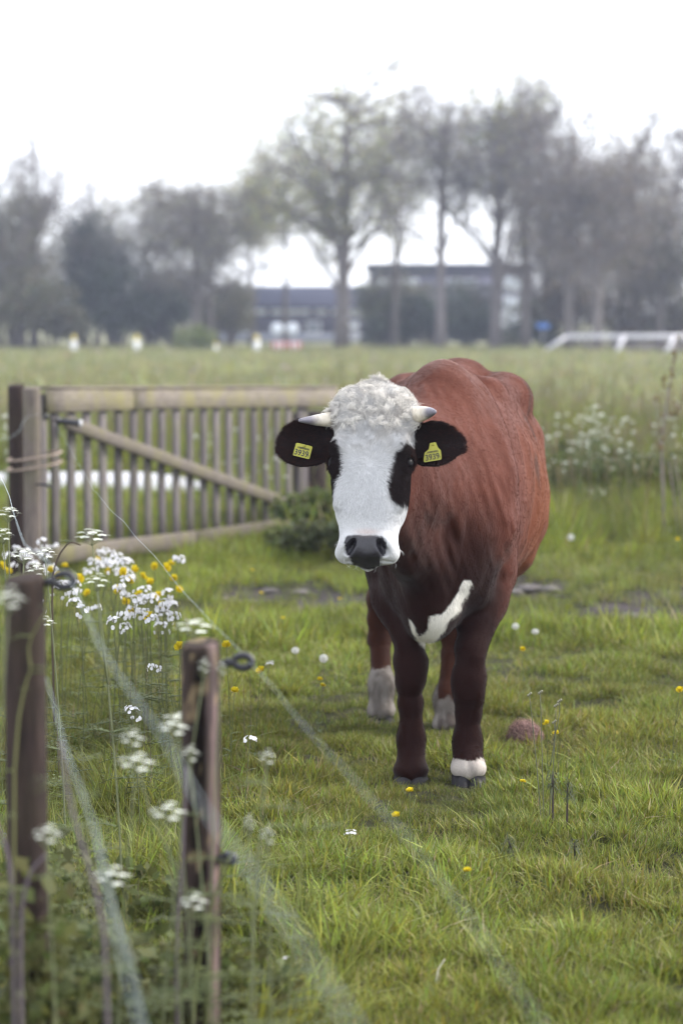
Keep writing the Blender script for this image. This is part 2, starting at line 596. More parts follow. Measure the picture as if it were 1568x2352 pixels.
# ---- head: half width, front, back along the line from muzzle to poll
_ht = tab([(-.279, .064, .030, -.035), (-.274, .076, .046, -.045), (-.262, .085, .054, -.055), (-.235, .089, .060, -.068), (-.205, .086, .060, -.085),
           (-.17, .090, .062, -.108), (-.13, .102, .066, -.135), (-.09, .109, .070, -.158), (-.04, .113, .073, -.17), (.02, .1155, .076, -.175),
           (.07, .115, .075, -.172), (.12, .112, .068, -.16), (.17, .111, .055, -.145), (.21, .108, .040, -.125), (.24, .100, .018, -.10), (.258, .072, -.008, -.08), (.266, .045, -.02, -.07)])
def head(P):
    q = (P - HO) @ HR.T
    u, v, w = q.T
    v = v - .40 * np.clip(.03 - w, 0, .12) * smoothstep(-.14, -.25, v)
    vc = np.clip(v, _ht[0][0], _ht[0][-1])
    a = np.interp(vc, _ht[0], _ht[1]); wf = np.interp(vc, _ht[0], _ht[2]); wb = np.interp(vc, _ht[0], _ht[3])
    wc = wf - 0.42 * (wf - wb)
    b = np.where(w > wc, wf - wc, wc - wb)
    # the jaw narrows to the back
    aa = a * np.where(w < wc, 1 - 0.35 * np.clip((wc - w) / (wc - wb), 0, 1.2) ** 2, 1.0)
    n = 2.45
    r = (np.abs(u / aa) ** n + np.abs((w - wc) / b) ** n) ** (1 / n)
    d = (r - 1) * np.minimum(a, b)
    dv = np.abs(v - vc)
    return np.where(dv > 0, np.sqrt(np.maximum(d, 0) ** 2 + dv ** 2) + np.minimum(d, 0), d) * 0.9
fld.add(head, HO - .36, HO + .36, .06)
HRt = HR
for sg in (-1, 1):
    # brow, eye ball bulge, lids, cheek bone line
    fld.cone(hw(sg * .088, .065, .045), hw(sg * .106, .045, .005), .024, .022, .04)
    fld.ell(hw(sg * .103, .022, .012), (.022, .026, .030), HRt, k=.02)
    fld.cone(hw(sg * .098, -.005, .03), hw(sg * .088, -.10, .028), .012, .010, .03)
    fld.ell(hw(sg * .116, .024, .026), (.018, .0165, .0195), HRt, k=.008, op='s')
    # horn base
    fld.cone(hw(sg * .085, .172, -.03), hw(sg * .108, .166, -.02), .035, .030, .03)
    # lip corners
    fld.ell(hw(sg * .060, -.252, .008), (.030, .026, .035), HRt, k=.02)
    fld.ell(hw(sg * .050, -.232, .044), (.030, .030, .024), HRt, k=.02)      # nostril wing
    rot = np.array([[math.cos(.5), sg * math.sin(.5), 0], [-sg * math.sin(.5), math.cos(.5), 0], [0, 0, 1]]) @ HRt
    fld.ell(hw(sg * .046, -.238, .066), (.0125, .026, .032), rot, k=.010, op='s')
    fld.ell(hw(sg * .055, -.252, .058), (.012, .012, .020), HRt, k=.010, op='s')
# chin and mouth
fld.cone(hw(-.070, -.272, .02), hw(0, -.282, .052), .0045, .0045, .008, 's')
fld.cone(hw(0, -.282, .052), hw(.070, -.272, .02), .0045, .0045, .008, 's')
# ears
EARS = {}
for sg, ln, hh in ((-1, .100, .066), (1, .092, .067)):
    ex = nrm(HU * sg * .97 + HV * (-.02 if sg < 0 else .03) + HW * (-.02 if sg < 0 else .22))
    ez = nrm(HW * .95 + HV * -.12 - ex * 0.0); ez = nrm(ez - ex * (ez @ ex))
    ey = np.cross(ez, ex)
    R = np.stack([ex, ey, ez])
    c = hw(sg * (.197 if sg < 0 else .178), .098, -.055)
    EARS[sg] = (c, R, ln, hh)
    def earfn(P, c=c, R=R, ln=ln, hh=hh):
        q = (P - c) @ R.T
        x, y, z = q.T
        s = x / ln
        hy = hh * np.interp(s, [-1.2, -.9, -.3, .2, .7, 1.0], [.50, .62, .98, 1.06, .98, .86])
        z0 = 0.030 * ((y / hh) ** 2) - 0.014 * s ** 2                     # cupped towards the front
        e = np.sqrt((y / hy) ** 2 + (np.maximum(s, 0) ** 2.3) + (np.minimum(s, 0) / 1.25) ** 4)
        d2 = (e - 1) * .05
        dz = np.abs(z - z0) - 0.0055
        return np.maximum(d2, dz) * .8 + np.where((d2 > -.006) & (dz > -.006), 0.0, 0)
    fld.add(earfn, c - .14, c + .14, .012)
    fld.cone(hw(sg * .10, .095, -.06), c - ex * ln * .72, .030, .018, .03)
# living unevenness: ribs, folds of skin
def skin(P):
    q = P - BO
    s = q @ BA; z = P[:, 2]; t = q @ BT
    rib = np.sin((s * 1.0 + (1.3 - z) * .25) * 2 * np.pi / .105) * .0042 * smoothstep(.3, .45, s) * smoothstep(.95, .8, s) * smoothstep(.62, .8, z) * smoothstep(1.25, 1.1, z)
    nz = fbm(P * np.array([9, 9, 7]), 3, 3) * .0085
    fold = fbm(np.stack([(P[:, 0] + .35 * (P[:, 2] - 1.0)) * 26, P[:, 1] * 8, P[:, 2] * 5.0], 1), 2, 9) * 0.0080 * smoothstep(8.05, 7.85, P[:, 1]) * smoothstep(7.25, 7.45, P[:, 1]) * smoothstep(.6, .75, z)
    wr = fbm(np.stack([s * 22, t * 22, z * 6], 1), 2, 21) * .0025 * smoothstep(-.1, .1, s) * smoothstep(.55, .7, z)
    hd = ((P - HO) @ HR.T)
    onhead = np.exp(-((hd / [.2, .35, .2]) ** 2).sum(1) * 1.2)
    return rib + fold + wr + nz * (1 - .75 * np.clip(onhead * 1.6, 0, 1))
fld.add(skin, (-1, 6.8, .40), (1.2, 10, 1.7), .01, 'd')

cV, cF = surface_net(fld, (-.28, 6.98, -.0), (.86, 9.62, 1.42), .0058)
cN = grad(fld, cV); cN /= np.linalg.norm(cN, axis=1)[:, None] + 1e-9

# ---- coat colours
def poly_sd(pts, q):
    """signed distance to a polygon (negative inside)"""
    pts = np.asarray(pts, float); n = len(pts)
    d = np.full(len(q), 1e9); ins = np.zeros(len(q), bool)
    for i in range(n):
        a, b = pts[i], pts[(i + 1) % n]
        e = b - a; w = q - a
        h = np.clip(w @ e / (e @ e), 0, 1)
        d = np.minimum(d, np.linalg.norm(w - h[:, None] * e, axis=1))
        cnd = (a[1] > q[:, 1]) != (b[1] > q[:, 1])
        with np.errstate(divide='ignore', invalid='ignore'):
            xi = (b[0] - a[0]) * (q[:, 1] - a[1]) / (b[1] - a[1] + 1e-12) + a[0]
        ins ^= cnd & (q[:, 0] < xi)
    return np.where(ins, -d, d)

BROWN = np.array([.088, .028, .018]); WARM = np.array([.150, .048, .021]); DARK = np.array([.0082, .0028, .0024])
WHITE = np.array([.56, .56, .57]); BLACK = np.array([.0125, .0085, .0085]); PAD = np.array([.017, .015, .021])
def coat(P, N):
    """colour and white share for points of the coat"""
    q = P - BO
    s = q @ BA; t = q @ BT; z = P[:, 2]
    n1 = fbm(P * 7, 3, 5)[:, None]; n2 = fbm(P * np.array([60, 60, 22]), 2, 6)[:, None]
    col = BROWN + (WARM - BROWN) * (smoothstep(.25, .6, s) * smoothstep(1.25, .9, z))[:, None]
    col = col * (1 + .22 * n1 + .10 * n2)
    # dark leg points, deepened by shade painted into chest and lower coat
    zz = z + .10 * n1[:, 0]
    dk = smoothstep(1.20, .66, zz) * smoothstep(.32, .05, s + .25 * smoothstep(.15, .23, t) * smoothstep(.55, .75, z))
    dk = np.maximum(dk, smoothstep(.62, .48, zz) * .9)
    dk = dk * (1 - .72 * smoothstep(.165, .225, t + .03 * n1[:, 0]) * smoothstep(.34, .52, z) * smoothstep(-.3, -.05, s + .2))  # left outer side stays warm: its lit look is painted into the coat
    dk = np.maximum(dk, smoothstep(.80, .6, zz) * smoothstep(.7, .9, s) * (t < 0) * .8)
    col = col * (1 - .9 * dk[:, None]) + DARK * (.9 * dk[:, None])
    # pale saddle on the withers, dirt streaks on the flank
    pale = np.exp(-(((s - .16) / .10) ** 2 + (t / .09) ** 2)) * smoothstep(1.25, 1.33, z) * (.35 + .65 * smoothstep(-.2, .4, n1[:, 0]))
    col = col * (1 - .6 * pale[:, None]) + np.array([.36, .26, .235]) * .6 * pale[:, None]
    st = fbm(np.stack([s * 22 - z * 6, t * 8, z * 7], 1), 3, 31)
    stn = smoothstep(.22, .42, st) * smoothstep(.35, .5, s) * smoothstep(.03, .15, t)
    col = col * (1 - .6 * stn[:, None]) + np.array([.035, .022, .018]) * .6 * stn[:, None]
    # head
    h = (P - HO) @ HR.T
    u, v, w = h.T
    onh = (v > -.32) & (v < .33) & (w > -.13) & (np.abs(u) < .32) & (P[:, 1] < 7.42)
    sc = 775.0
    blaze = [(748, 938), (742, 900), (760, 860), (850, 840), (940, 860), (960, 910), (953, 935), (946, 962), (946, 1000), (951, 1018), (925, 1040), (906, 1060),
             (898, 1090), (893, 1125), (897, 1148), (911, 1160), (929, 1166), (939, 1152), (946, 1135), (990, 1150), (990, 1330), (700, 1330), (740, 1190), (766, 1172), (771, 1150), (775, 1128),
             (783, 1108), (791, 1095), (794, 1075), (789, 1050), (778, 1030), (764, 1014), (769, 975), (768, 948)]
    bp = np.array([((x - 852) / sc, (1085 - y) / (sc * .955)) for x, y in blaze])
    uv = np.stack([u, v], 1) + .0035 * np.stack([fbm(P * 70, 2, 41), fbm(P * 70, 2, 42)], 1)
    sd = poly_sd(bp, uv)
    wh = smoothstep(.0035, -.0035, sd) * (w > -.125 + .06 * smoothstep(.0, -.2, v))
    ear = onh & (np.abs(u) > .122)
    wh = np.where(ear, 0, wh)
    hc = np.where((np.abs(u) > .10)[:, None] & (np.abs(u) < .122)[:, None] & (v > .13)[:, None], np.array([.075, .026, .018]), BLACK)
    hc = hc * (1 + .3 * n1)
    onhf = (onh & ((w > -.10) | ear)).astype(float)
    col = np.where(onhf[:, None] > 0, hc, col)
    mot = smoothstep(-.02, .16, v)[:, None] * (.55 + .9 * smoothstep(-.25, .35, fbm(P * np.array([38, 38, 55]), 2, 49)))[:, None]
    W = WHITE * (1 - .05 * n2) * (1 - mot * np.array([.16, .19, .23]))
    wh = wh * onhf
    col = col * (1 - wh[:, None]) + W * wh[:, None]
    # nose pad
    pad = [(-.056, -.206), (-.02, -.202), (-.004, -.207), (.012, -.202), (.048, -.206), (.060, -.226), (.056, -.256), (.040, -.272), (.040, -.297), (-.046, -.297), (-.048, -.272), (-.062, -.256), (-.066, -.226)]
    pn = smoothstep(.0022, -.0022, poly_sd(pad, uv)) * onhf * (w > 0)
    col = col * (1 - pn[:, None]) + PAD * pn[:, None] * (1 + .25 * n2)
    pk = np.exp(-((u / .035) ** 2 + ((v + .194) / .009) ** 2)) * onhf * (w > 0) * .55
    col = col * (1 - pk[:, None]) + np.array([.62, .46, .42]) * pk[:, None]
    wh = wh * (1 - pn)
    # white mark on the brisket
    ck = [(555, 465), (575, 530), (600, 590), (650, 638), (720, 612), (760, 580), (800, 500), (840, 445), (870, 425), (905, 395), (900, 365), (935, 310), (964, 230), (955, 203),
          (920, 200), (895, 250), (860, 320), (810, 380), (770, 428), (715, 435), (685, 460), (683, 520), (650, 558), (612, 565), (590, 510), (572, 470)]
    cp = []
    for x, y in ck:
        px, py = (x / 1.6505 + 1300) * .57414, (y / 1.6505 + 2200) * .57414
        p = at(px, py, 7.76); cp.append((p[0], p[2]))
    xz = P[:, [0, 2]] * np.array([1, 1.0])
    ray = (P - np.array([0, 0, CAM_H])) / P[:, 1:2] * 7.76 + np.array([0, 0, CAM_H])     # plane of the breast, seen from the front
    xz = np.where((P[:, 1] < 8.02)[:, None], ray[:, [0, 2]], P[:, [0, 2]]) + .007 * np.stack([fbm(P * 60, 2, 43), fbm(P * 60, 2, 44)], 1)
    ws = smoothstep(.004, -.004, poly_sd(cp, xz)) * (s < .0) * (np.abs(t) < .17) * (N[:, 1] < .35)
    col = col * (1 - ws[:, None]) + np.array([.74, .71, .66]) * ws[:, None]
    wh = np.maximum(wh, ws)
    # socks
    ed = .018 * fbm(P * 25, 2, 45) + .008 * fbm(P * 90, 2, 46)
    dirt = smoothstep(-.15, .35, fbm(P * np.array([30, 30, 16]), 3, 47))
    hr = (s > .7) & (t < -.06); hl = (s > .7) & (t >= -.06)
    k1 = hr * smoothstep(.215, .207, z + ed)
    k2 = hl * smoothstep(.165, .155, z + ed + .05 * np.clip(fbm(P * 14, 2, 48), 0, 1)) * .9
    k3 = (s < .2) * (t > 0) * smoothstep(.103, .098, z + ed * .6)
    for k, dw, wb_ in ((k1, .6, 1), (k2, .8, 1), (k3, .3, 2.1)):
        wcol = np.array([.185, .165, .15]) * wb_ * (1 - dw * dirt[:, None]) + np.array([.05, .038, .032]) * dw * dirt[:, None]
        col = col * (1 - k[:, None]) + wcol * k[:, None]
        wh = np.maximum(wh, k)
    return np.clip(col, .004, .9), wh, pn, onh

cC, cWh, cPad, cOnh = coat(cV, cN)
me = mesh_np('cow', cV - np.array([.36, 8.35, 0]), cF, True)
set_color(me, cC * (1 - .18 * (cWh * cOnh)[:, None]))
_ra = me.attributes.new('pad', 'FLOAT', 'POINT'); _ra.data.foreach_set('value', cPad.astype(np.float32))
m = NT('cow_coat')
nz = m.noise(420, 3, vec=m.obj((1, 1, .35)))
nz2 = m.noise(60, 3, vec=m.obj((1, 1, .4)))
c = m.mix(0.5, m.attr('tint'), m.ramp(nz, [(.3, (.72, .72, .72)), (.7, (1.2, 1.2, 1.2))]), 'MULTIPLY')
pad = m.attr('pad', 'GEOMETRY', 'Fac')
m.set(color=c, rough=m.math('SUBTRACT', .62, m.math('MULTIPLY', pad, .36)), spec=m.math('ADD', .05, m.math('MULTIPLY', pad, .45)), sheen=.11, sheenr=.3)
m.bump(m.math('ADD', nz, nz2), .55, .004)
COW_O = np.array([.36, 8.35, 0])
cow = link('cow', me, m.m)
cow.location = COW_O
tag(cow, 'red brown cow with white face, short horns and yellow ear tags on grazed grass', 'cow')

# ---- eyes, horns, hooves, ear tags
eye_m = NT('eye'); eye_m.set(color=(.006, .005, .006), rough=.28, spec=.12); eye_m = eye_m.m
for sg in (-1, 1):
    bm = bmesh.new(); bmesh.ops.create_uvsphere(bm, u_segments=20, v_segments=14, radius=.0185)
    me = bpy.data.meshes.new('eye'); bm.to_mesh(me); bm.free()
    me.polygons.foreach_set('use_smooth', np.ones(len(me.polygons), bool))
    e = link('eye', me, eye_m, cow); e.location = hw(sg * .1085, .024, .018) - COW_O

horn_m = NT('horn')
hc_ = horn_m.attr('tint')
hn = horn_m.noise(55, 4, vec=horn_m.obj((1, 1, 1)))
horn_m.set(color=horn_m.mix(.5, hc_, horn_m.ramp(hn, [(.35, (.6, .55, .5)), (.6, (1.1, 1.1, 1.1))]), 'MULTIPLY'), rough=.42, spec=.4)
horn_m.bump(hn, .3, .003)
def horn(pts, rad):
    pts = np.array(pts); t = np.linspace(0, 1, len(pts)); tt = np.linspace(0, 1, 22)
    P = np.stack([np.interp(tt, t, pts[:, k]) for k in range(3)], 1)
    for _ in range(3):
        P[1:-1] = (P[:-2] + 2 * P[1:-1] + P[2:]) / 4
    r = np.interp(tt, np.linspace(0, 1, len(rad)), rad)
    b = MB(); b.tube(P - COW_O, r, 18)
    base = np.array([.66, .60, .50]); tip = np.array([.16, .15, .18])
    k = smoothstep(.50, .80, tt)[:, None]
    rc = base * (1 - k) + tip * k
    cols = np.concatenate([np.repeat(rc, 18, axis=0), rc[:1], rc[-1:]])
    b.c[-1] = cols
    return b.build('horn', horn_m.m, cow, smooth=True)
horn([hw(-.088, .172, -.03), hw(-.118, .168, -.015), hw(-.152, .158, .01), hw(-.186, .149, .04), hw(-.214, .143, .062)], [.0245, .0238, .022, .017, .011, .005])
horn([hw(.090, .176, -.03), hw(.124, .178, -.008), hw(.156, .175, .03), hw(.180, .168, .072), hw(.194, .160, .105)], [.0255, .0252, .0235, .0185, .012, .006])

hoof_m = plain('hoof_horn', (.022, .020, .023), .6, .4, 60, bump=.003, spec=.2)
def hoof(foot, hi, wd, yaw=0.0):
    """two claws under one foot"""
    foot = np.array(foot)
    b = MB()
    for s2 in (-1, 1):
        rows = []
        for k, (z, r1, r2, fy) in enumerate([(hi, .026, .040, -.004), (hi * .6, .029, .050, -.014), (0.0, .032, .060, -.026), (-.02, .032, .060, -.026)]):
            ang = np.linspace(0, 2 * np.pi, 14, endpoint=False)
            x = np.sign(np.cos(ang)) * np.abs(np.cos(ang)) ** .8 * r1 * wd
            y = np.sin(ang) * r2
            x = x * np.where(y < 0, 1 - .35 * (np.abs(y) / r2) ** 2, 1)
            rows.append(np.stack([foot[0] + s2 * .0275 * wd + x - s2 * .006 * (y < 0), foot[1] + y + fy, np.full(14, z)], 1))
        v = np.concatenate(rows)
        q = [(i * 14 + j, i * 14 + (j + 1) % 14, (i + 1) * 14 + (j + 1) % 14, (i + 1) * 14 + j) for i in range(3) for j in range(14)]
        v = np.concatenate([v, [[foot[0] + s2 * .0275 * wd, foot[1] - .004, hi + .006]]])
        tr = [(56, j, (j + 1) % 14) for j in range(14)]
        q = [tuple(reversed(f)) for f in q]; tr = [tuple(reversed(f)) for f in tr]
        b.add(v - COW_O, q, tr)
    return b.build('hoof', hoof_m, cow, smooth=True)
for f in (fhR, fhL, hhR, hhL):
    hoof(f, f[2] - .012, 1.0)

tag_m = plain('tag_plastic', (.33, .31, .032), .45, .08, 40)
ink_m = plain('tag_ink', (.02, .02, .03), .6, .1)
def text_mesh(name, body, size):
    cu = bpy.data.curves.new('text', 'FONT'); cu.body = body; cu.size = size
    cu.align_x = 'CENTER'; cu.align_y = 'CENTER'; cu.extrude = .0002; cu.offset = size * .014
    o = bpy.data.objects.new('text', cu); COL.objects.link(o)
    dg = bpy.context.evaluated_depsgraph_get()
    me = bpy.data.meshes.new_from_object(o.evaluated_get(dg)); me.name = name
    COL.objects.unlink(o); bpy.data.objects.remove(o); bpy.data.curves.remove(cu)
    return me
def ear_tag(sg, c, ex, ey, right):
    ez = nrm(np.cross(ex, ey)); ey = np.cross(ez, ex)
    M = Matrix(((ex[0], ey[0], ez[0], c[0] - COW_O[0]), (ex[1], ey[1], ez[1], c[1] - COW_O[1]), (ex[2], ey[2], ez[2], c[2] - COW_O[2]), (0, 0, 0, 1)))
    if right:      # square body, neck running up to the stud
        out = [(-.030, -.022), (.024, -.022), (.028, -.018), (.029, .010), (.021, .020), (.016, .040), (-.004, .040), (-.010, .020), (-.026, .010), (-.033, -.017)]
    else:
        out = [(-.026, -.022), (.026, -.022), (.0285, -.019), (.0285, .020), (.025, .023), (-.025, .023), (-.0285, .020), (-.0285, -.019)]
    n = len(out); v = [(x, y, z) for z in (-.0012, .0012) for x, y in out]
    bm = bmesh.new(); vs = [bm.verts.new(p) for p in v]
    bm.faces.new(vs[n:]); bm.faces.new(list(reversed(vs[:n])))
    for i in range(n): bm.faces.new((vs[i], vs[(i + 1) % n], vs[n + (i + 1) % n], vs[n + i]))
    me = bpy.data.meshes.new('ear_tag'); bm.to_mesh(me); bm.free()
    o = link('ear_tag', me, tag_m, cow); o.matrix_local = M @ Matrix.Diagonal((.9, .9, 1, 1))
    tx = link('number', text_mesh('number', '3939', .0245), ink_m, o); tx.location = (-.002, -.009, .0018); tx.scale = (1.0, 1.15, 1)
    t2 = link('number', text_mesh('number', '7', .010), ink_m, o); t2.location = (.0235, -.014, .0018)
    b = MB(); r = random.Random(3 + sg)
    x = -.019
    while x < .020:
        w = r.choice((.0008, .0014, .002)); b.box((x, .006, .0012), (x + w, .0125, .0018)); x += w + r.choice((.0008, .0013))
    b.build('bar_code', ink_m, o, color=False)
    bm = bmesh.new(); bmesh.ops.create_cone(bm, cap_ends=True, segments=14, radius1=.006, radius2=.004, depth=.006)
    me = bpy.data.meshes.new('stud'); bm.to_mesh(me); bm.free()
    s = link('stud', me, tag_m, o); s.location = (.006, .034, .002) if right else (0, .018, .003)
for sg in (-1, 1):
    p = at(695, 1036, 7.2) if sg < 0 else at(993, 1044, 7.18)
    c0, R, ln, hh = EARS[sg]
    q = R @ (p - c0)
    # ray from the lens through the tag meets the plane just in front of the ear
    dr = nrm(p - np.array([0, 0, CAM_H])); 
    k = (0.030 - q[2]) / (R[2] @ dr); p = p + dr * k
    roll = math.radians(-13 if sg < 0 else 9)
    ex = HU * math.cos(roll) + HV * math.sin(roll); ex = nrm(ex - HW * (.05 if sg < 0 else -.1)); ey = -HU * math.sin(roll) + HV * math.cos(roll)
    ear_tag(sg, p, ex, ey, sg > 0)

# ---- hair
def sample_surface(V, F, wt, n, seed):
    r = np.random.default_rng(seed)
    a, b, c_, d_ = V[F[:, 0]], V[F[:, 1]], V[F[:, 2]], V[F[:, 3]]
    area = .5 * np.linalg.norm(np.cross(c_ - a, d_ - b), axis=1) * wt[F].mean(1)
    cs = np.cumsum(area); fi = np.searchsorted(cs, r.random(n) * cs[-1])
    x, y = r.random((2, n, 1))
    f = F[fi]
    bl = lambda A: (A[f[:, 0]] * (1 - x) + A[f[:, 1]] * x) * (1 - y) + (A[f[:, 3]] * (1 - x) + A[f[:, 2]] * x) * y
    return bl(V), bl(cN), bl(cC), cWh[f[:, 0]], r
def hair(name, pts, cols, r0, r1, mat, parent):
    """pts (N, K, 3)"""
    N, K, _ = pts.shape
    hc = bpy.data.hair_curves.new(name)
    hc.add_curves([K] * N)
    hc.attributes['position'].data.foreach_set('vector', (pts - COW_O).astype(np.float32).ravel())
    ra = hc.attributes.get('radius') or hc.attributes.new('radius', 'FLOAT', 'POINT')
    rr = (np.linspace(1, 0, K)[None] * (r0 - r1)[:, None] + r1[:, None]).astype(np.float32)
    ra.data.foreach_set('value', rr.ravel())
    ca = hc.attributes.new('tint', 'FLOAT_COLOR', 'CURVE')
    cc = np.ones((N, 4), np.float32); cc[:, :3] = cols
    ca.data.foreach_set('color', cc.ravel())
    o = bpy.data.objects.new(name, hc); hc.materials.append(mat)
    COL.objects.link(o); o.parent = parent
    o['kind'] = 'stuff'
    return o
hm = NT('hair'); hm.set(color=hm.attr('tint'), rough=.75, spec=.03); hair_m = hm.m

def tang(d, N):
    d = d - N * (d * N).sum(1)[:, None]
    return d / (np.linalg.norm(d, axis=1)[:, None] + 1e-6)
def strands(P, N, D, L, lift, curl, K, r, seed):
    n = len(P)
    side = np.cross(N, D)
    t = np.linspace(0, 1, K)[None, :, None]
    ph = r.random((n, 1, 1)) * 6.28
    base = P - N * .001
    dirv = N * lift[:, None] + D * np.sqrt(np.clip(1 - lift ** 2, 0, 1))[:, None]
    pts = base[:, None] + dirv[:, None] * (L[:, None, None] * t) - N[:, None] * (L * lift * .45)[:, None, None] * t ** 2
    if curl is not None:
        am = (curl * L)[:, None, None]
        pts = pts + side[:, None] * am * np.sin(t * 5.0 + ph) * t + N[:, None] * am * .6 * np.cos(t * 5.0 + ph) * t
    return pts

hv = (cV - HO) @ HR.T
# short coat of the body
wt = np.where(cOnh, 0, 1.0) * np.where(cV[:, 1] < 9.0, 1.0, .45) * (cV[:, 2] > .1)
wt *= np.where(hv[:, 1] < -.3, 1, 1)
P, N, C, Wh, r = sample_surface(cV, cF, wt, 240000, 101)
down = np.array([0, 0, -1.0])
D = tang(BA * .75 + down * .8 + r.normal(0, .22, P.shape), N)
L = r.uniform(.008, .016, len(P)) * np.where(Wh > .5, 1.7, 1) * np.where(P[:, 2] < .35, 1.2, 1)
sh = r.uniform(.85, 1.22, (len(P), 1))
hair('body_hair', strands(P, N, D, L, r.uniform(.10, .26, len(P)), None, 3, r, 1), np.clip(C * sh, 0, .9), np.full(len(P), .00038), np.full(len(P), .0001), hair_m, cow)
# face
padm = cPad < .3
wt = np.where(cOnh & padm & (hv[:, 2] > -.13) & (cN[:, 2] > -.55), 1.0, 0)
P, N, C, Wh, r = sample_surface(cV, cF, wt, 90000, 102)
h = (P - HO) @ HR.T
wx, wv = .0, .012
rad = np.stack([h[:, 0] - wx, h[:, 1] - wv], 1)
rad /= np.linalg.norm(rad, axis=1)[:, None] + 1e-4
cl = np.stack([fbm(P * 45, 2, 61), fbm(P * 45, 2, 62)], 1)
up = smoothstep(.0, .12, h[:, 1])
rad = rad + cl * (.35 + .9 * up)[:, None]
D = tang(HU * rad[:, :1] + HV * rad[:, 1:] + r.normal(0, .15, P.shape), N)
isear = np.abs(h[:, 0]) > .118
rim = isear & (r.random(len(P)) < .35)
C = np.where(rim[:, None], np.array([.035, .014, .011]), C)
fore = smoothstep(.06, .19, h[:, 1]) * (~isear) * (Wh > .4)
muz = smoothstep(-.10, -.2, h[:, 1]) + .25 * smoothstep(-.22, -.26, h[:, 1])
L = (.014 - .0100 * muz + .018 * fore) * r.uniform(.7, 1.25, len(P))
L = np.where(isear, r.uniform(.006, .016, len(P)), L)
D = np.where(isear[:, None], tang(HU * np.sign(h[:, :1]) + HV * np.sign(h[:, 1:2] - .098) * .5 + r.normal(0, .3, P.shape), N), D)
cell = np.floor((P + .005 * cl[:, :1]) / .011).astype(np.int64)
hs2 = np.abs((cell[:, 0] * 73856093) ^ (cell[:, 1] * 19349663) ^ (cell[:, 2] * 83492791)) % 4096
gr = np.random.default_rng(9)
D = np.where(isear[:, None], D, tang(D + gr.normal(0, .45, (4096, 3))[hs2] * (.35 + .65 * up)[:, None], N))
sh = r.uniform(.80, 1.08, (len(P), 1)) * (1 - (.05 + .22 * up) * gr.random(4096)[hs2])[:, None]
hair('face_hair', strands(P, N, D, L, np.clip(r.uniform(.22, .42, len(P)) + .2 * fore, 0, .8), .10 + .16 * fore, 5, r, 2), np.clip(C * sh * 1.18, 0, .86), np.full(len(P), .0005), np.full(len(P), .00012), hair_m, cow)
# curly forelock between the horns
wt = np.where(cOnh & (hv[:, 1] > .13) & (np.abs(hv[:, 0]) < .118) & (hv[:, 2] > -.115) & (cWh > .3), 1.0, 0) * smoothstep(.11, .22, hv[:, 1])
P, N, C, Wh, r = sample_surface(cV, cF, wt, 26000, 103)
h = (P - HO) @ HR.T
cj = P + .006 * np.stack([vnoise(P * 90, 74), vnoise(P * 90, 75), vnoise(P * 90, 76)], 1)
cell = np.floor(cj / .019).astype(np.int64)
hsh = np.abs((cell[:, 0] * 73856093) ^ (cell[:, 1] * 19349663) ^ (cell[:, 2] * 83492791)) % 4096
cr_ = np.random.default_rng(5).normal(0, 1, (4096, 3)); cl_ = np.random.default_rng(6).random(4096)
cen = (cell + .5) * .019
D = tang(HV * .30 + HU * (h[:, :1] * 8) + HW * .15 + cr_[hsh] * .60 + (cen - P) * 45 + r.normal(0, .10, P.shape), N)
L = r.uniform(.022, .044, len(P))
sh = (r.uniform(.8, 1.05, len(P)) * (.86 + .22 * cl_[(hsh * 7) % 4096]))[:, None] * np.array([1, .975, .94])
hair('forelock', strands(P, N, D, L, np.clip(.25 + .42 * cl_[hsh] + r.normal(0, .05, len(P)), .1, .92), np.full(len(P), .20), 7, r, 3), np.clip(np.array([.78, .765, .74]) * sh, 0, .86), np.full(len(P), .00055), np.full(len(P), .00015), hair_m, cow)
# whiskers and ear fringe
wt = np.where(cOnh & (hv[:, 1] < -.215) & (hv[:, 2] > -.06) & (cPad < .2), 1.0, 0)
P, N, C, Wh, r = sample_surface(cV, cF, wt, 60, 104)
D = tang(-HV + r.normal(0, .5, P.shape), N)
hair('whiskers', strands(P, N, D, r.uniform(.010, .035, len(P)), r.uniform(.6, .9, len(P)), np.full(len(P), .06), 5, r, 4), np.full((len(P), 3), .72), np.full(len(P), .0003), np.full(len(P), .0001), hair_m, cow)
# ================================================================== GROUND
def on_path(x, y):
    """0..1 how far onto the pale concrete path behind the gate"""
    w = .10 * vnoise(np.stack([x * 1.7, y * 1.7], -1), 7)
    return smoothstep(20.7, 20.9, y + w) * smoothstep(24.05, 23.8, y + w) * smoothstep(-1.25, -1.55, x + 2 * w)
def gate_dip(x, y):
    """the ground lies a little lower along the gate"""
    t = (x + 1.84) * .3847 + (y - 15.0) * .923
    dd = -(x + 1.84) * .923 + (y - 15.0) * .3847
    return smoothstep(-1.2, .2, t) * smoothstep(4.6, 3.6, t) * np.exp(-(dd / .8) ** 2)
MUDS = [(-.50, 13.5, .42, .55), (-.02, 13.1, .30, .35), (1.08, 13.8, .32, .5), (1.62, 12.5, .40, .5), (2.2, 13.4, .5, .5), (1.35, 16.6, .8, .5), (-.85, 12.7, .25, .3)]
def mud_amount(x, y):
    m = 0.0
    for cx, cy, rx, ry in MUDS:
        m = np.maximum(m, np.exp(-(((x - cx) / rx) ** 2 + ((y - cy) / ry) ** 2)))
    n = fbm(np.stack([x * 3.2, y * 1.6], -1), 3, 81)
    return smoothstep(.27, .58, m * .85 + .60 * n)
def fence_x(y):
    return .36 - .158 * y
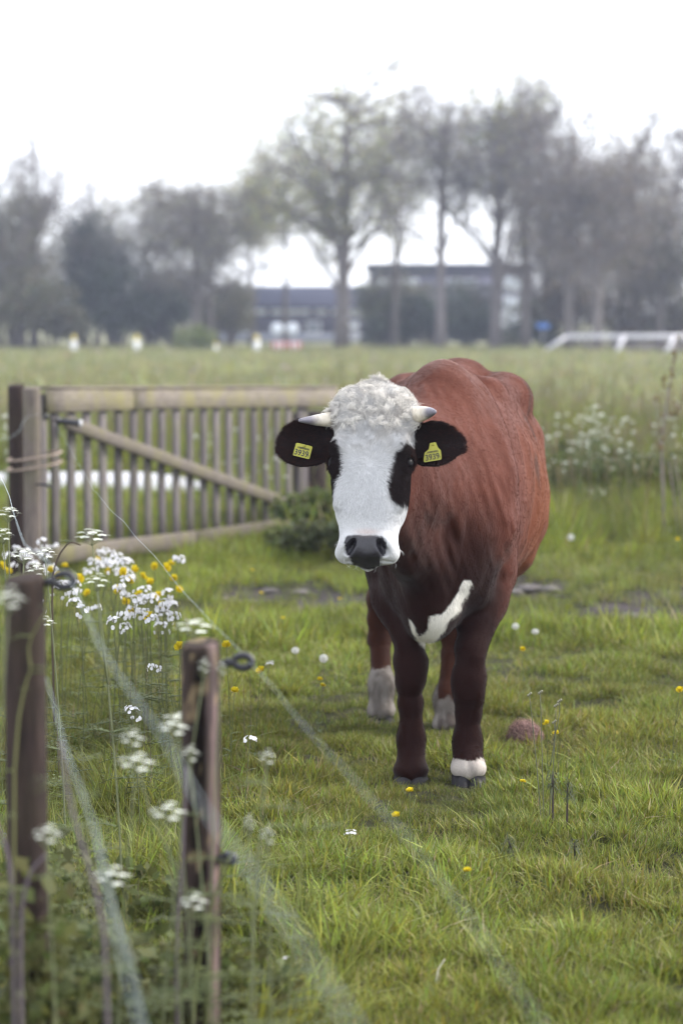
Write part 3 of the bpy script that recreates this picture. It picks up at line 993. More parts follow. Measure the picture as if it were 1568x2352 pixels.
def rough(x, y):
    """1 in the uncut strip under the electric fence and left of it"""
    e = fence_x(y) + .22 + .14 * vnoise(np.stack([y * .9, y * 0 + 3], -1), 5)
    a = smoothstep(e + .30, e - .05, x) * smoothstep(11.8, 10.6, y)
    b = smoothstep(15.6, 17.5, y + .8 * vnoise(np.stack([x * .8, y * .3], -1), 6)) * smoothstep(36, 30, y)
    return np.maximum(a, b)
def gz(x, y):
    x = np.asarray(x, float); y = np.asarray(y, float)
    P = np.stack([x, y], -1)
    near = smoothstep(60, 25, y)
    z = near * (.028 * fbm(P * .8, 3, 82) + .018 * fbm(P * 3.5, 2, 83))
    pm = smoothstep(10.8, 12, y) * smoothstep(15.5, 14.2, y) * (x > -1.6)
    z = z + pm * .035 * fbm(P * np.array([5, 3.2]), 2, 84)
    z = z - .022 * mud_amount(x, y)
    z = z - .09 * gate_dip(x, y)
    z = z * (1 - .8 * on_path(x, y))
    tus = smoothstep(12, 9, y)
    z = z + tus * (.030 * np.abs(fbm(P * 2.6, 2, 85)) + .014 * fbm(P * 9, 1, 86))
    return z

ys = np.concatenate([np.linspace(-8, 1.5, 12)[:-1], np.arange(1.5, 16, .035), np.arange(16, 32, .12), np.geomspace(32, 4000, 90)])
us = np.linspace(-1, 1, 241)
us = np.sign(us) * np.abs(us) ** 1.5
half = np.maximum(3.2, .34 * np.abs(ys) + 2.0) * np.where(ys > 150, 1 + (ys - 150) / 300, 1)
X = half[:, None] * us[None]; Y = np.broadcast_to(ys[:, None], X.shape)
Zg = gz(X.ravel(), Y.ravel()).reshape(X.shape)
nI, nJ = X.shape
ii, jj = np.meshgrid(np.arange(nI - 1), np.arange(nJ - 1), indexing='ij')
gq = np.stack([ii * nJ + jj, ii * nJ + jj + 1, (ii + 1) * nJ + jj + 1, (ii + 1) * nJ + jj], -1).reshape(-1, 4)
me = mesh_np('ground', np.stack([X, Y, Zg], -1).reshape(-1, 3), gq, True)
xf, yf = X.ravel(), Y.ravel()
mud = mud_amount(xf, yf)[:, None]
soil = np.array([.034, .034, .016]); mudc = np.array([.052, .043, .045]); far = np.array([.165, .165, .095])  # far: pale grey-green with the distance haze mixed into the colour
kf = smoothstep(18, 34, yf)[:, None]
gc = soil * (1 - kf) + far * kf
gc = gc * (1 - mud) + mudc * mud
set_color(me, gc)
m = NT('pasture')
t1 = m.noise(.35, 5, .6, vec=m.obj((1, .45, 1)))
t2 = m.noise(24, 4, .65, vec=m.obj())
c = m.mix(.8, m.attr('tint'), m.ramp(t1, [(.3, (.72, .80, .72)), (.5, (1, 1, 1)), (.72, (1.28, 1.14, .95))]), 'MULTIPLY')
c = m.mix(.8, c, m.ramp(t2, [(.3, (.6, .6, .6)), (.7, (1.3, 1.3, 1.3))]), 'MULTIPLY')
m.set(color=c, rough=.95, spec=.1)
m.bump(t2, .7, .02)
tag(link('ground', me, m.m), kind='structure')

# pale concrete path behind the gate
m = NT('concrete')
cn = m.noise(7, 5, .6, vec=m.obj())
m.set(color=m.ramp(cn, [(.3, (.36, .36, .385)), (.7, (.45, .45, .475))]), rough=.8, spec=.2)
m.bump(cn, .2, .01)
b = MB()
px_ = np.arange(-16, -1.2, .25)
e0 = 20.9 + .05 * fbm(np.stack([px_, px_ * 0], 1), 2, 88); e1 = 23.9 + .05 * fbm(np.stack([px_, px_ * 0 + 5], 1), 2, 89)
e1[-3:] -= [.3, .8, 1.5]
pv = np.concatenate([np.stack([px_, e0, e0 * 0 + .03], 1), np.stack([px_, e1, e1 * 0 + .03], 1), np.stack([px_, e0, e0 * 0 - .08], 1)])
n_ = len(px_)
b.add(pv, [(i, i + 1, n_ + i + 1, n_ + i) for i in range(n_ - 1)] + [(2 * n_ + i, 2 * n_ + i + 1, i + 1, i) for i in range(n_ - 1)])
tag(b.build('path', m.m, color=False), kind='structure')

# ================================================================== GRASS (instanced tufts)
SRC = {}
def scatter(name, sources, P, rot, scl, idx, tint):
    """one object: points carrying copies of the source meshes"""
    col = bpy.data.collections.new(name + '_kinds')
    for i, o in enumerate(sources):
        col.objects.link(o)
    me = bpy.data.meshes.new(name)
    me.vertices.add(len(P)); me.vertices.foreach_set('co', np.asarray(P, np.float32).ravel())
    def at_(nm, typ, data, key):
        a = me.attributes.new(nm, typ, 'POINT'); a.data.foreach_set(key, np.asarray(data).ravel())
    at_('rot', 'FLOAT_VECTOR', np.asarray(rot, np.float32), 'vector')
    at_('scl', 'FLOAT_VECTOR', np.asarray(scl, np.float32), 'vector')
    at_('idx', 'INT', np.asarray(idx, np.int32), 'value')
    at_('itint', 'FLOAT_VECTOR', np.asarray(tint, np.float32), 'vector')
    o = bpy.data.objects.new(name, me); COL.objects.link(o)
    ng = bpy.data.node_groups.new(name, 'GeometryNodeTree')
    ng.interface.new_socket('Geometry', in_out='INPUT', socket_type='NodeSocketGeometry')
    ng.interface.new_socket('Geometry', in_out='OUTPUT', socket_type='NodeSocketGeometry')
    N = ng.nodes
    gi, go = N.new('NodeGroupInput'), N.new('NodeGroupOutput')
    ci = N.new('GeometryNodeCollectionInfo'); ci.inputs['Collection'].default_value = col
    ci.inputs['Separate Children'].default_value = True; ci.inputs['Reset Children'].default_value = True
    ip = N.new('GeometryNodeInstanceOnPoints'); ip.inputs['Pick Instance'].default_value = True
    def na(nm, typ):
        a = N.new('GeometryNodeInputNamedAttribute'); a.data_type = typ; a.inputs['Name'].default_value = nm
        return a.outputs['Attribute']
    L = ng.links
    L.new(gi.outputs[0], ip.inputs['Points']); L.new(ci.outputs[0], ip.inputs['Instance'])
    L.new(na('idx', 'INT'), ip.inputs['Instance Index'])
    L.new(na('rot', 'FLOAT_VECTOR'), ip.inputs['Rotation']); L.new(na('scl', 'FLOAT_VECTOR'), ip.inputs['Scale'])
    L.new(ip.outputs[0], go.inputs[0])
    md = o.modifiers.new('scatter', 'NODES'); md.node_group = ng
    return tag(o, kind='stuff')

grass_m = leafy('grass_blade', .42, .5, .22, tint_instancer=True)
def tuft(name, seed, n, rad, h0, h1, w, lean, seg=3, seeds=0, straw=.06):
    r = np.random.default_rng(seed)
    b = MB()
    for i in range(n):
        a = r.random() * 6.283; ro = rad * math.sqrt(r.random())
        p0 = np.array([math.cos(a) * ro, math.sin(a) * ro, -.012])
        L = r.uniform(h0, h1); ln = abs(r.normal(0, lean)) + .08
        da = a + r.normal(0, .9); dv = np.array([math.cos(da), math.sin(da), 0])
        sd = np.array([-dv[1], dv[0], 0]); tw = r.normal(0, .8)
        sd = sd * math.cos(tw) + dv * math.sin(tw)
        v = []; wd = w * r.uniform(.7, 1.25)
        for k in range(seg + 1):
            t = k / seg
            c = p0 + dv * L * ln * t ** 1.8 + np.array([0, 0, L * (t - .28 * min(ln, 1.4) * t * t)])
            ww = wd * (1 - t) ** .7 * (.8 + .6 * t)
            if k < seg: v += [c - sd * ww, c + sd * ww]
            else: v += [c]
        q = [(2 * k, 2 * k + 1, 2 * k + 3, 2 * k + 2) for k in range(seg - 1)]
        tr = [(2 * seg - 2, 2 * seg - 1, 2 * seg)]
        g = r.random()
        if g < straw: c0 = np.array([.26, .225, .125])
        else: c0 = np.array([.146, .169, .029]) * r.uniform(.45, 1.55) * np.array([r.uniform(.85, 1.15), 1, r.uniform(.7, 1.5)])
        b.add(v, q, tr, c0)
    for i in range(seeds):
        a = r.random() * 6.283; p0 = np.array([math.cos(a) * rad * .5, math.sin(a) * rad * .5, 0])
        L = h1 * r.uniform(1.1, 1.6); dx = np.array([r.normal(0, .12), r.normal(0, .12), 0]) * L
        pts = [p0, p0 + dx * .3 + [0, 0, L * .5], p0 + dx + [0, 0, L]]
        b.tube(pts, [w * .35, w * .3, w * .25], 3, (.17, .165, .07), cap=False)
        b.tube([pts[2] - [0, 0, L * .10], pts[2] + dx * .05, pts[2] + dx * .12 + [0, 0, L * .08]], [w * .3, w * .9, w * .2], 4, (.21, .175, .10), cap=False)
    me = b.mesh(name)
    o = bpy.data.objects.new(name, me); me.materials.append(grass_m)
    return o
short = [tuft('short_tuft', 200 + i, 13, .030, .028, .068, .0024, .62) for i in range(8)]
longt = [tuft('long_tuft', 220 + i, 15, .040, .06, .16, .0026, .95, 4, straw=.05) for i in range(6)]
midt = [tuft('mid_tuft', 240 + i, 16, .07, .06, .14, .0034, .5, 3, straw=.07) for i in range(6)]
midl = [tuft('tall_tuft', 250 + i, 16, .08, .18, .42, .0045, .4, 3, straw=.10, seeds=1) for i in range(5)]
fart = [tuft('far_tuft', 260 + i, 22, .26, .08, .22, .011, .5, 2, straw=.06, seeds=0) for i in range(5)]

def rand_points(y0, y1, dens, margin, seed):
    """uniform points in the wedge of pasture in view, plus a margin to both sides"""
    r = np.random.default_rng(seed)
    hw1 = .141 * y1 + margin
    n = int((y1 - y0) * 2 * hw1 * dens)
    y = r.uniform(y0, y1, n); x = r.uniform(-hw1, hw1, n)
    k = np.abs(x) < .141 * y + margin
    return x[k], y[k], r
FOOT = [(fhR, .045), (fhL, .045), (hhR, .05), (hhL, .05)]
def finish(name, kinds, x, y, r, smin, smax, base=(1, 1, 1), height=1.0):
    P = np.stack([x, y, gz(x, y)], 1)
    n = len(x)
    q = np.stack([x, y], -1)
    lush = fbm(q * .9, 3, 91); pat = fbm(q * 3.3, 2, 92); dry = fbm(q * np.array([1.4, .8]), 3, 93)
    t = np.ones((n, 3)) * np.asarray(base)
    t = t * (1 + .30 * lush + .35 * pat)[:, None]
    k = smoothstep(.05, .5, dry)[:, None]
    t = t * (1 - k) + t * np.array([1.10, 1.01, 1.08]) * k
    kb = (smoothstep(11.8, 12.4, y) * smoothstep(15.6, 14.6, y) * smoothstep(.2, .8, x) * (.5 + .5 * pat))[:, None]
    t = t * (1 - kb) + t * np.array([.88, .80, 1.5]) * kb
    t = t * r.uniform(.8, 1.2, (n, 1)) * (1 + r.normal(0, .06, (n, 3)))
    rot = np.stack([r.normal(0, .12, n), r.normal(0, .12, n), r.uniform(0, 6.283, n)], 1)
    s = r.uniform(smin, smax, n) * (1 + .45 * lush + .75 * pat)
    s = s * (1 + .5 * fbm(q * 8.5, 2, 97)) * (1 - .38 * smoothstep(11.5, 12.2, y) * smoothstep(15.5, 14.8, y))
    s = np.clip(s, .3, None)
    scl = np.stack([s, s, s * height], 1)
    return scatter(name, kinds, P, rot, scl, r.integers(0, len(kinds), n), t)

# grazed turf close by
x, y, r = rand_points(3.6, 11.5, 2800, .75, 301)
keep = (r.random(len(x)) > .93 * mud_amount(x, y)) & (r.random(len(x)) > .55 * smoothstep(8.5, 11.5, y))
for f, rad in FOOT: keep &= (np.hypot(x - f[0], (y - f[1] + .05) * .6) > rad * 1.25) | (r.random(len(x)) < .12)
bare = fbm(np.stack([x, y], -1) * 2.4, 3, 94)
keep &= r.random(len(x)) > smoothstep(.18, .45, bare) * .75
keep &= r.random(len(x)) > smoothstep(.05, .40, fbm(np.stack([x, y], -1) * 8, 2, 96)) * .8
keep &= r.random(len(x)) > .5 * rough(x, y)
x, y = x[keep], y[keep]
finish('turf', short, x, y, r, .7, 1.15)
# uncut grass below the fence
x, y, r = rand_points(3.4, 11.5, 1100, .75, 302)
keep = r.random(len(x)) < rough(x, y)
x, y = x[keep], y[keep]
finish('uncut_grass', longt, x, y, r, .45, .95, (.95, .95, .95))
# a few taller tufts in the turf
x, y, r = rand_points(3.6, 11.5, 34, .6, 303)
tl = fbm(np.stack([x, y], -1) * 1.7, 2, 95)
keep = (r.random(len(x)) < smoothstep(-.1, .4, tl)) & (np.hypot(x - fhL[0], y - fhL[1]) > .12) & (np.hypot(x - fhR[0], y - fhR[1]) > .12)
x, y = x[keep], y[keep]
finish('taller_tufts', longt, x, y, r, .3, .62, (.95, 1.0, .9))
# pasture up to the ditch
x, y, r = rand_points(11.0, 30.0, 420, 1.2, 304)
keep = (r.random(len(x)) > .93 * mud_amount(x, y)) & (on_path(x, y) < .3) & (r.random(len(x)) > .5 * gate_dip(x, y)) & (r.random(len(x)) < smoothstep(11, 11.8, y)) & (r.random(len(x)) > .35 * smoothstep(22, 30, y))
x, y = x[keep], y[keep]
finish('pasture_grass', midt, x, y, r, .6, 1.1)
x, y, r = rand_points(15.0, 34.0, 95, 1.2, 305)
keep = (r.random(len(x)) < rough(x, y)) & (on_path(x, y) < .12) & ~((x < -.1) & (y > 14) & (y < 24.5) & (r.random(len(x)) < .96))
x, y = x[keep], y[keep]
finish('tall_pasture_grass', midl, x, y, r, .5, .95, (.95, .97, .95))
# far field, its blades tinted grey-green to carry distance haze
x, y, r = rand_points(29.0, 132.0, 9, 4, 306)
x, y = x, y
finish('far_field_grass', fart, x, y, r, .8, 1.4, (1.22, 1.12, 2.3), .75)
# ================================================================== GATE, POSTS, WIRES
def wood_mat(name, dark, light, algae=(.16, .17, .07), al=.5, coord='Object', grain=(3, 3, .25)):
    m = NT(name)
    g = m.noise(38, 5, .65, vec=m.obj(grain), dist=.4)
    c = m.ramp(g, [(.28, dark), (.72, light)])
    a = m.noise(6, 4, .6, vec=m.obj((1, 1, .6)))
    a2 = m.ramp(a, [(.45, (0, 0, 0)), (.68, (al, al, al))])
    c = m.mix(a2, c, algae)
    c = m.mix(1.0, c, m.attr('tint'), 'MULTIPLY')
    m.set(color=c, rough=.85, spec=.15)
    m.bump(g, .5, .006)
    return m.m
gate_m = wood_mat('weathered_gate_wood', (.080, .068, .060), (.225, .195, .165), (.175, .16, .075), .85, grain=(.25, 3, 3))
slat_m = wood_mat('weathered_slat_wood', (.060, .052, .056), (.170, .150, .150), (.15, .145, .09), .5, grain=(3, 3, .25))
post_m = wood_mat('weathered_post_wood', (.075, .062, .058), (.19, .155, .135), (.14, .135, .075), .5)
dark_post_m = wood_mat('dark_fence_post_wood', (.014, .010, .010), (.050, .033, .029), (.05, .045, .022), .3)

GL = at(103, 1290, 15.0); GR = at(702, 1222, 18.75)
gd = np.array([GR[0] - GL[0], GR[1] - GL[1], 0]); GLEN = np.linalg.norm(gd); gd /= GLEN
gate = empty('field_gate', (GL[0], GL[1], 0), math.atan2(gd[1], gd[0]))
tag(gate, 'weathered grey wooden farm gate with upright slats and one long diagonal brace', 'gate')
zt0 = at(103, 895, 15.0)[2]; zt1 = at(702, 896, 18.75)[2]
zb0 = at(103, 1296, 15.0)[2]; zb1 = at(702, 1216, 18.75)[2]
def plank(name, p0, p1, width, thick, y0, mat, parent, seed, vertical=False, bevel=.006):
    """a board from p0 to p1 (x, z in the plane of the gate); width lies in the plane"""
    r = np.random.default_rng(seed)
    p0 = np.array(p0, float); p1 = np.array(p1, float)
    L = np.linalg.norm(p1 - p0); d = (p1 - p0) / L; nn = np.array([-d[1], d[0]])
    n = max(2, int(L / .25) + 1)
    v = []
    prof = [(-.5, -.5), (-.5 + bevel / width, -.5 - .0), (.5 - bevel / width, -.5), (.5, -.5 + bevel / thick), (.5, .5), (-.5, .5), (-.5, -.5 + bevel / thick)]
    prof = prof[1:]
    for i in range(n):
        t = i / (n - 1)
        c = p0 + d * L * t
        wob = r.normal(0, .004, 2)
        for a, bb in prof:
            w = a * width * (1 + .02 * wob[0] * 100) ; q = c + nn * w
            v.append((q[0], y0 + bb * thick + wob[1] * .6, q[1]))
    m_ = len(prof)
    q = [(i * m_ + j, i * m_ + (j + 1) % m_, (i + 1) * m_ + (j + 1) % m_, (i + 1) * m_ + j) for i in range(n - 1) for j in range(m_)]
    b = MB(); b.add(v, q, None, np.array([1, 1, 1]) * r.uniform(.68, 1.15))
    me_v = np.concatenate(b.v)
    # end caps as fans
    e0 = [(0, j + 1, j) for j in range(1, m_ - 1)]; e1 = [((n - 1) * m_, (n - 1) * m_ + j, (n - 1) * m_ + j + 1) for j in range(1, m_ - 1)]
    b.t.append(np.array(e0 + e1))
    return b.build(name, mat, parent)
zt = lambda x: zt0 + (zt1 - zt0) * x / GLEN + .018 * math.sin(x / GLEN * math.pi)
zb = lambda x: zb0 + (zb1 - zb0) * x / GLEN - .012 * math.sin(x / GLEN * math.pi)
JX = 1.12
plank('top_board', (0, zt(0) - .072), (JX - .003, zt(JX) - .072), .144, .028, -.034, gate_m, gate, 401)
plank('top_board', (JX + .003, zt(JX) - .070), (GLEN + .55, zt(GLEN) - .072), .144, .028, -.034, gate_m, gate, 402)
plank('cap_rail', (0, zt(0) + .012), (GLEN + .55, zt(GLEN) + .012), .020, .085, -.015, gate_m, gate, 403)
plank('bottom_rail', (-.02, zb(0) + .055), (GLEN * .5, zb(GLEN * .5) + .055), .112, .030, -.036, gate_m, gate, 404)
plank('bottom_rail', (GLEN * .5 + .004, zb(GLEN * .5) + .055), (GLEN + .1, zb(GLEN) + .055), .112, .030, -.036, gate_m, gate, 405)
plank('diagonal_brace', (.16, zt(0) - .205), (GLEN * .985, zb(GLEN) + .145), .085, .026, -.068, gate_m, gate, 406)
NS = 19
for i in range(NS):
    x = .13 + (GLEN - .25) * i / (NS - 1)
    plank('slat', (x + .006 * math.sin(i * 7), zb(x) + .015), (x + .006 * math.sin(i * 5 + 1), zt(x) - .06), .082, .022, -.004, slat_m, gate, 410 + i)
plank('end_stile', (GLEN + .02, zb(GLEN) - .03), (GLEN + .02, zt(GLEN) - .03), .10, .05, .032, slat_m, gate, 440)
plank('end_stile', (.03, zb(0) - .02), (.03, zt(0) - .03), .075, .04, .028, slat_m, gate, 441)

def round_post(name, x, y, r0, top, seed, mat, label, lean=(0, 0), hollow=False, lichen=0.0, group=None, below=.25):
    r = np.random.default_rng(seed)
    o = empty(name, (x, y, float(gz(x, y))))
    top = top - float(gz(x, y))
    nS, nZ = 40, 70
    zz = np.concatenate([np.linspace(-below, top - .02, nZ - 3), [top - .008, top - .002, top]])
    ang = np.linspace(0, 2 * np.pi, nS, endpoint=False)
    A, Zz = np.meshgrid(ang, zz)
    n1 = fbm(np.stack([np.cos(A) * 2.5, np.sin(A) * 2.5, Zz * 1.6], -1), 3, seed)
    n2 = fbm(np.stack([np.cos(A) * 9, np.sin(A) * 9, Zz * 1.2], -1), 2, seed + 1)
    R = r0 * (1 + .06 * n1 + .035 * n2)
    R[-3:] *= np.array([.985, .94, .88])[:, None]
    cr = np.exp(-((np.mod(A + .6 * n1 + np.pi * .4, 2 * np.pi) - np.pi) / .05) ** 2) * .12
    R *= 1 - cr
    tint = np.ones(A.shape + (3,)) * (1 + .25 * n2[..., None])
    if hollow:
        # rotten hollows and a long split on the side that faces the lens
        am = np.mod(A + np.pi / 2 + np.pi, 2 * np.pi) - np.pi           # 0 faces the lens
        hv_ = 0
        for za, zl, aw, ac, dp in ((top - .16, .14, .42, -.05, .5), (top - .36, .07, .30, -.35, .45), (top - .52, .10, .4, .1, .5), (top - .66, .08, .5, -.2, .5), (top - .10, .06, .12, .35, .3)):
            hv_ = np.maximum(hv_, dp * smoothstep(1.15, .7, np.hypot((am - ac + .25 * n1) / aw, (Zz - za) / zl)))
        R *= 1 - hv_
        tint = tint * (1 - np.clip(hv_ * 1.6, 0, .85))[..., None]
        rd = smoothstep(.35, .5, am + .2 * n1) * smoothstep(1.2, .9, am)
        tint = tint * (1 - rd[..., None]) + np.array([4.2, 4.3, 4.7]) * rd[..., None] * (1 + .3 * n2[..., None])
    if lichen:
        q = np.stack([np.cos(A) * r0 * 55, np.sin(A) * r0 * 55, Zz * 55], -1)
        lv = smoothstep(.30, .42, fbm(q, 2, seed + 4) + .25 * smoothstep(top - .15, top, Zz) - .08) * lichen
        tint = tint * (1 - lv[..., None]) + np.array([6., 6.4, 4.5]) * lv[..., None]
    lx = lean[0] * Zz; ly = lean[1] * Zz
    v = np.stack([R * np.cos(A) + lx, R * np.sin(A) + ly, Zz + (0.006 * np.cos(A - 1) * (Zz > top - .02))], -1).reshape(-1, 3)
    i, j = np.meshgrid(np.arange(nZ - 1), np.arange(nS), indexing='ij'); j2 = (j + 1) % nS
    q = np.stack([i * nS + j, i * nS + j2, (i + 1) * nS + j2, (i + 1) * nS + j], -1).reshape(-1, 4)
    v = np.concatenate([v, [[lean[0] * top, lean[1] * top, top - .004]]])
    t = np.array([((nZ - 1) * nS + k, (nZ - 1) * nS + (k + 1) % nS, nZ * nS) for k in range(nS)])
    me = mesh_np('pole', v, [q, t], True)
    set_color(me, np.concatenate([np.clip(tint.reshape(-1, 3), 0, 12), [[.8, .8, .8]]]))
    link('pole', me, mat, o)
    tag(o, label, 'post', group)
    return o
p = at(77, 1300, 14.75)
gp1 = round_post('gate_post', p[0], p[1], .052, at(77, 890, 14.75)[2], 451, post_m, 'grey round gate post with a dark crack, right one of the roped pair')
p = at(42, 1300, 15.0)
gp2 = round_post('gate_post', p[0], p[1], .052, at(42, 884, 15.0)[2], 452, dark_post_m, 'darker gate post behind the grey one, left one of the roped pair')
p = at(712, 1190, 18.95)
hp = round_post('hinge_post', p[0], p[1], .135, at(700, 946, 18.95)[2], 453, dark_post_m, 'thick dark brown post at the hinge end of the gate behind the cow')
RPX, RPY = at(461, 1480, 4.67)[:2]
rp = round_post('fence_post', RPX, RPY, .037, at(461, 1476, 4.67)[2], 454, dark_post_m, 'rotten split fence post with pale lichen spots and black ring insulators', hollow=True, lichen=.8)
LPX, LPY = at(57, 1330, 4.3)[:2]
lp = round_post('fence_post', LPX, LPY, .0365, at(57, 1326, 4.3)[2], 455, dark_post_m, 'smooth dark brown fence post at the edge of the picture', lichen=.0)
lp['label'] = 'smooth dark brown fence post left of the rotten one, unbroken and round'

black_m = plain('black_plastic', (.012, .011, .016), .4, .2, spec=.5)
def insulator(post, c, side=1, rad=.017):
    """screw-in pigtail: a shank from the post and a ring that holds the wire"""
    o = np.array(post.location); c = np.array(c) - o
    b = MB()
    ang = np.linspace(.35, 2 * np.pi - .15, 22)
    ring = np.stack([c[0] + side * (.0 + rad * -np.cos(ang)) , np.full(22, c[1]), c[2] + rad * .72 * np.sin(ang)], 1)
    b.tube(ring, .0072, 10)
    e = np.array([c[0] - side * rad, c[1], c[2]])
    s = np.array([side * .03 if abs(c[0]) > .02 else 0, 0, c[2] - .006])
    b.tube([s, s * .4 + e * .6, e], [.0045, .009, .0085], 10)
    return b.build('insulator', black_m, post, smooth=True, color=False)
insulator(rp, at(558, 1520, 4.66))
insulator(rp, at(525, 1972, 4.64), rad=.011)
insulator(lp, at(148, 1333, 4.3))

wire_m = NT('polywire')
wz = wire_m.noise(260, 2, vec=wire_m.obj())
wire_m.set(color=wire_m.ramp(wz, [(.4, (.26, .33, .36)), (.6, (.46, .53, .55))]), rough=.5, spec=.3)
wire_m = wire_m.m
def wire(name, pts, label, r=.0006, wob=.006, seed=1, group=None, step=.12):
    pts = np.array(pts, float)
    seg = np.linalg.norm(np.diff(pts, axis=0), axis=1); cs = np.concatenate([[0], np.cumsum(seg)])
    n = max(8, int(cs[-1] / step))
    s = np.linspace(0, cs[-1], n)
    P = np.stack([np.interp(s, cs, pts[:, k]) for k in range(3)], 1)
    j = np.stack([fbm(np.stack([s * 1.7, s * 0 + k * 5.1], 1), 3, seed) for k in range(3)], 1) * wob
    P += j * np.minimum(1, np.minimum(s, cs[-1] - s) / .2)[:, None]
    b = MB()
    # two strands twisted round each other
    m_ = n * 4; sf = np.linspace(0, cs[-1], m_)
    Pf = np.stack([np.interp(sf, s, P[:, k]) for k in range(3)], 1)
    b.tube(Pf, r * (1 + .12 * np.sin(sf * 140)), 6)
    o = b.build(name, wire_m, smooth=True, color=False)
    o2 = tag(o, label, 'wire', group)
    return o2
ins_r = at(570, 1522, 4.66); ins_l = at(160, 1335, 4.3)
hook = at(128, 972, 14.72)
wire('fence_wire', [hook, at(212, 1122, 9.38), at(383, 1311, 6.25), ins_r, at(910, 1893, 2.85), at(1200, 2290, 2.15), at(1500, 2700, 1.7)],
     'thin pale electric wire running from the gate handle through the rotten post insulator', seed=3, r=.00036)
wire('fence_wire', [at(-60, 1020, 9.6), at(0, 1086, 7.45), at(36, 1180, 6.2), at(62, 1252, 5.2), ins_l, at(240, 1500, 3.42), at(372, 1682, 2.79), at(452, 1830, 2.41), at(690, 2150, 1.86), at(900, 2500, 1.5)],
     'pale electric wire through the insulator of the smooth round post', seed=5, wob=.008)
wire('fence_wire', [at(60, 1480, 4.85), at(112, 1570, 4.33), at(165, 1765, 3.5), at(218, 1905, 3.08), at(312, 2300, 2.3), at(360, 2480, 2.1)],
     'lower bluish electric wire below the insulator of the smooth round post', seed=6, wob=.008)
wire('fence_wire', [at(92, 950, 14.68), at(60, 958, 14.66), at(46, 990, 14.5), at(20, 1008, 13.4), at(-60, 1016, 11.5)],
     'short pale wire tied round the roped gate posts and leading off the edge', seed=8, wob=.004, step=.05)

# black spring handle that closes the wire at the gate
h0 = at(128, 966, 14.70); h1 = at(186, 972, 14.66)
b = MB()
hd = (h1 - h0)
tt = np.array([0, .08, .085, .16, .165, .30, .60, .88, .90, 1.0]); rr = np.array([.010, .010, .026, .026, .018, .018, .019, .019, .024, .022])
b.tube([h0 + hd * t for t in tt], rr, 16)
hand = b.build('spring_handle', black_m, bpy.data.objects['fence_wire'], smooth=True, color=False)
hand['label'] = 'black plastic spring handle hooked beside the grey gate post'
b = MB(); k0 = at(106, 957, 14.68)
b.tube([k0, k0 * .5 + h0 * .5 + [0, 0, .01], h0], [.008, .006, .006], 8)
b.tube([k0 + [-.004, 0, .018], k0, k0 + [.0, 0, -.02]], [.011, .014, .010], 10)
b.build('hook', black_m, hand, color=False)
b = MB(); b.tube([h1 - hd * .02, h1 + hd * .02], [.0225, .0225], 16); b.build('end_ring', plain('grey_plastic', (.4, .4, .42)), hand, color=False)
k1 = at(102, 1113, 14.68)
b = MB(); b.tube([k1 + [-.05, .02, 0], k1, k1 + [.03, -.02, -.004], k1 + [.045, -.02, -.02]], [.006, .010, .010, .006], 8)
tag(b.build('wire_hook', black_m, color=False), 'small black hook low on the side of the grey gate post', 'hook')

rope_m = plain('rope', (.27, .21, .17), .8, .25, 120, bump=.002)
for k, (py, dy) in enumerate(((1046, 8), (1068, 4))):
    a = at(24, py + 8, 14.93); c = at(137, py - 6, 14.80)
    b = MB(); z0, z1 = a[2], c[2]
    y0 = 14.62
    loop = []
    for t in np.linspace(0, 2 * np.pi, 40):
        x = (a[0] + c[0]) / 2 - math.cos(t) * (c[0] - a[0]) / 2
        yy = 14.86 - math.copysign(abs(math.sin(t)) ** .5, math.sin(t)) * .19
        loop.append((x, yy, z0 + (z1 - z0) * (x - a[0]) / (c[0] - a[0]) - .008 * math.sin(t * 1.0)))
    b.tube(loop, .0065, 8)
    tag(b.build('rope_loop', rope_m, smooth=True, color=False), 'pale rope loop round the gate posts and first slat, ' + ('upper of two' if k == 0 else 'lower of two'), 'rope', 'rope loops holding the gate')
# ================================================================== BACKGROUND: TREES, SHRUBS, BUILDINGS
bark_m = NT('bark')
bn = bark_m.noise(6, 4, .6, vec=bark_m.obj((1, 1, .2)))
bark_m.set(color=bark_m.mix(.5, bark_m.attr('tint'), bark_m.ramp(bn, [(.3, (.65, .65, .65)), (.7, (1.35, 1.3, 1.3))]), 'MULTIPLY'), rough=.9, spec=.1)
bark_m = bark_m.m
leaf_m = leafy('tree_leaf', .35, .6, .2)
def bez(a, c, b, n):
    t = np.linspace(0, 1, n)[:, None]
    return (1 - t) ** 2 * a + 2 * t * (1 - t) * c + t * t * b
def leaf_cloud(b, P, size, col, r, sq=1.0):
    """small leaf faces turned every way at the points P"""
    n = len(P)
    a = r.normal(0, 1, (n, 3)); a /= np.linalg.norm(a, axis=1)[:, None]
    t = r.normal(0, 1, (n, 3)); t = np.cross(a, t); t /= np.linalg.norm(t, axis=1)[:, None] + 1e-9
    u = np.cross(a, t)
    s = size * r.uniform(.6, 1.4, (n, 1))
    v = np.stack([P - t * s * .5, P + u * s * .33, P + t * s * .5, P - u * s * .33], 1).reshape(-1, 3)
    q = np.arange(4 * n).reshape(n, 4)
    c = np.asarray(col) * r.uniform(.65, 1.35, (n, 1)) * (1 + r.normal(0, .08, (n, 3)))
    b.add(v, q, None, np.repeat(np.clip(c, .005, .6), 4, axis=0))
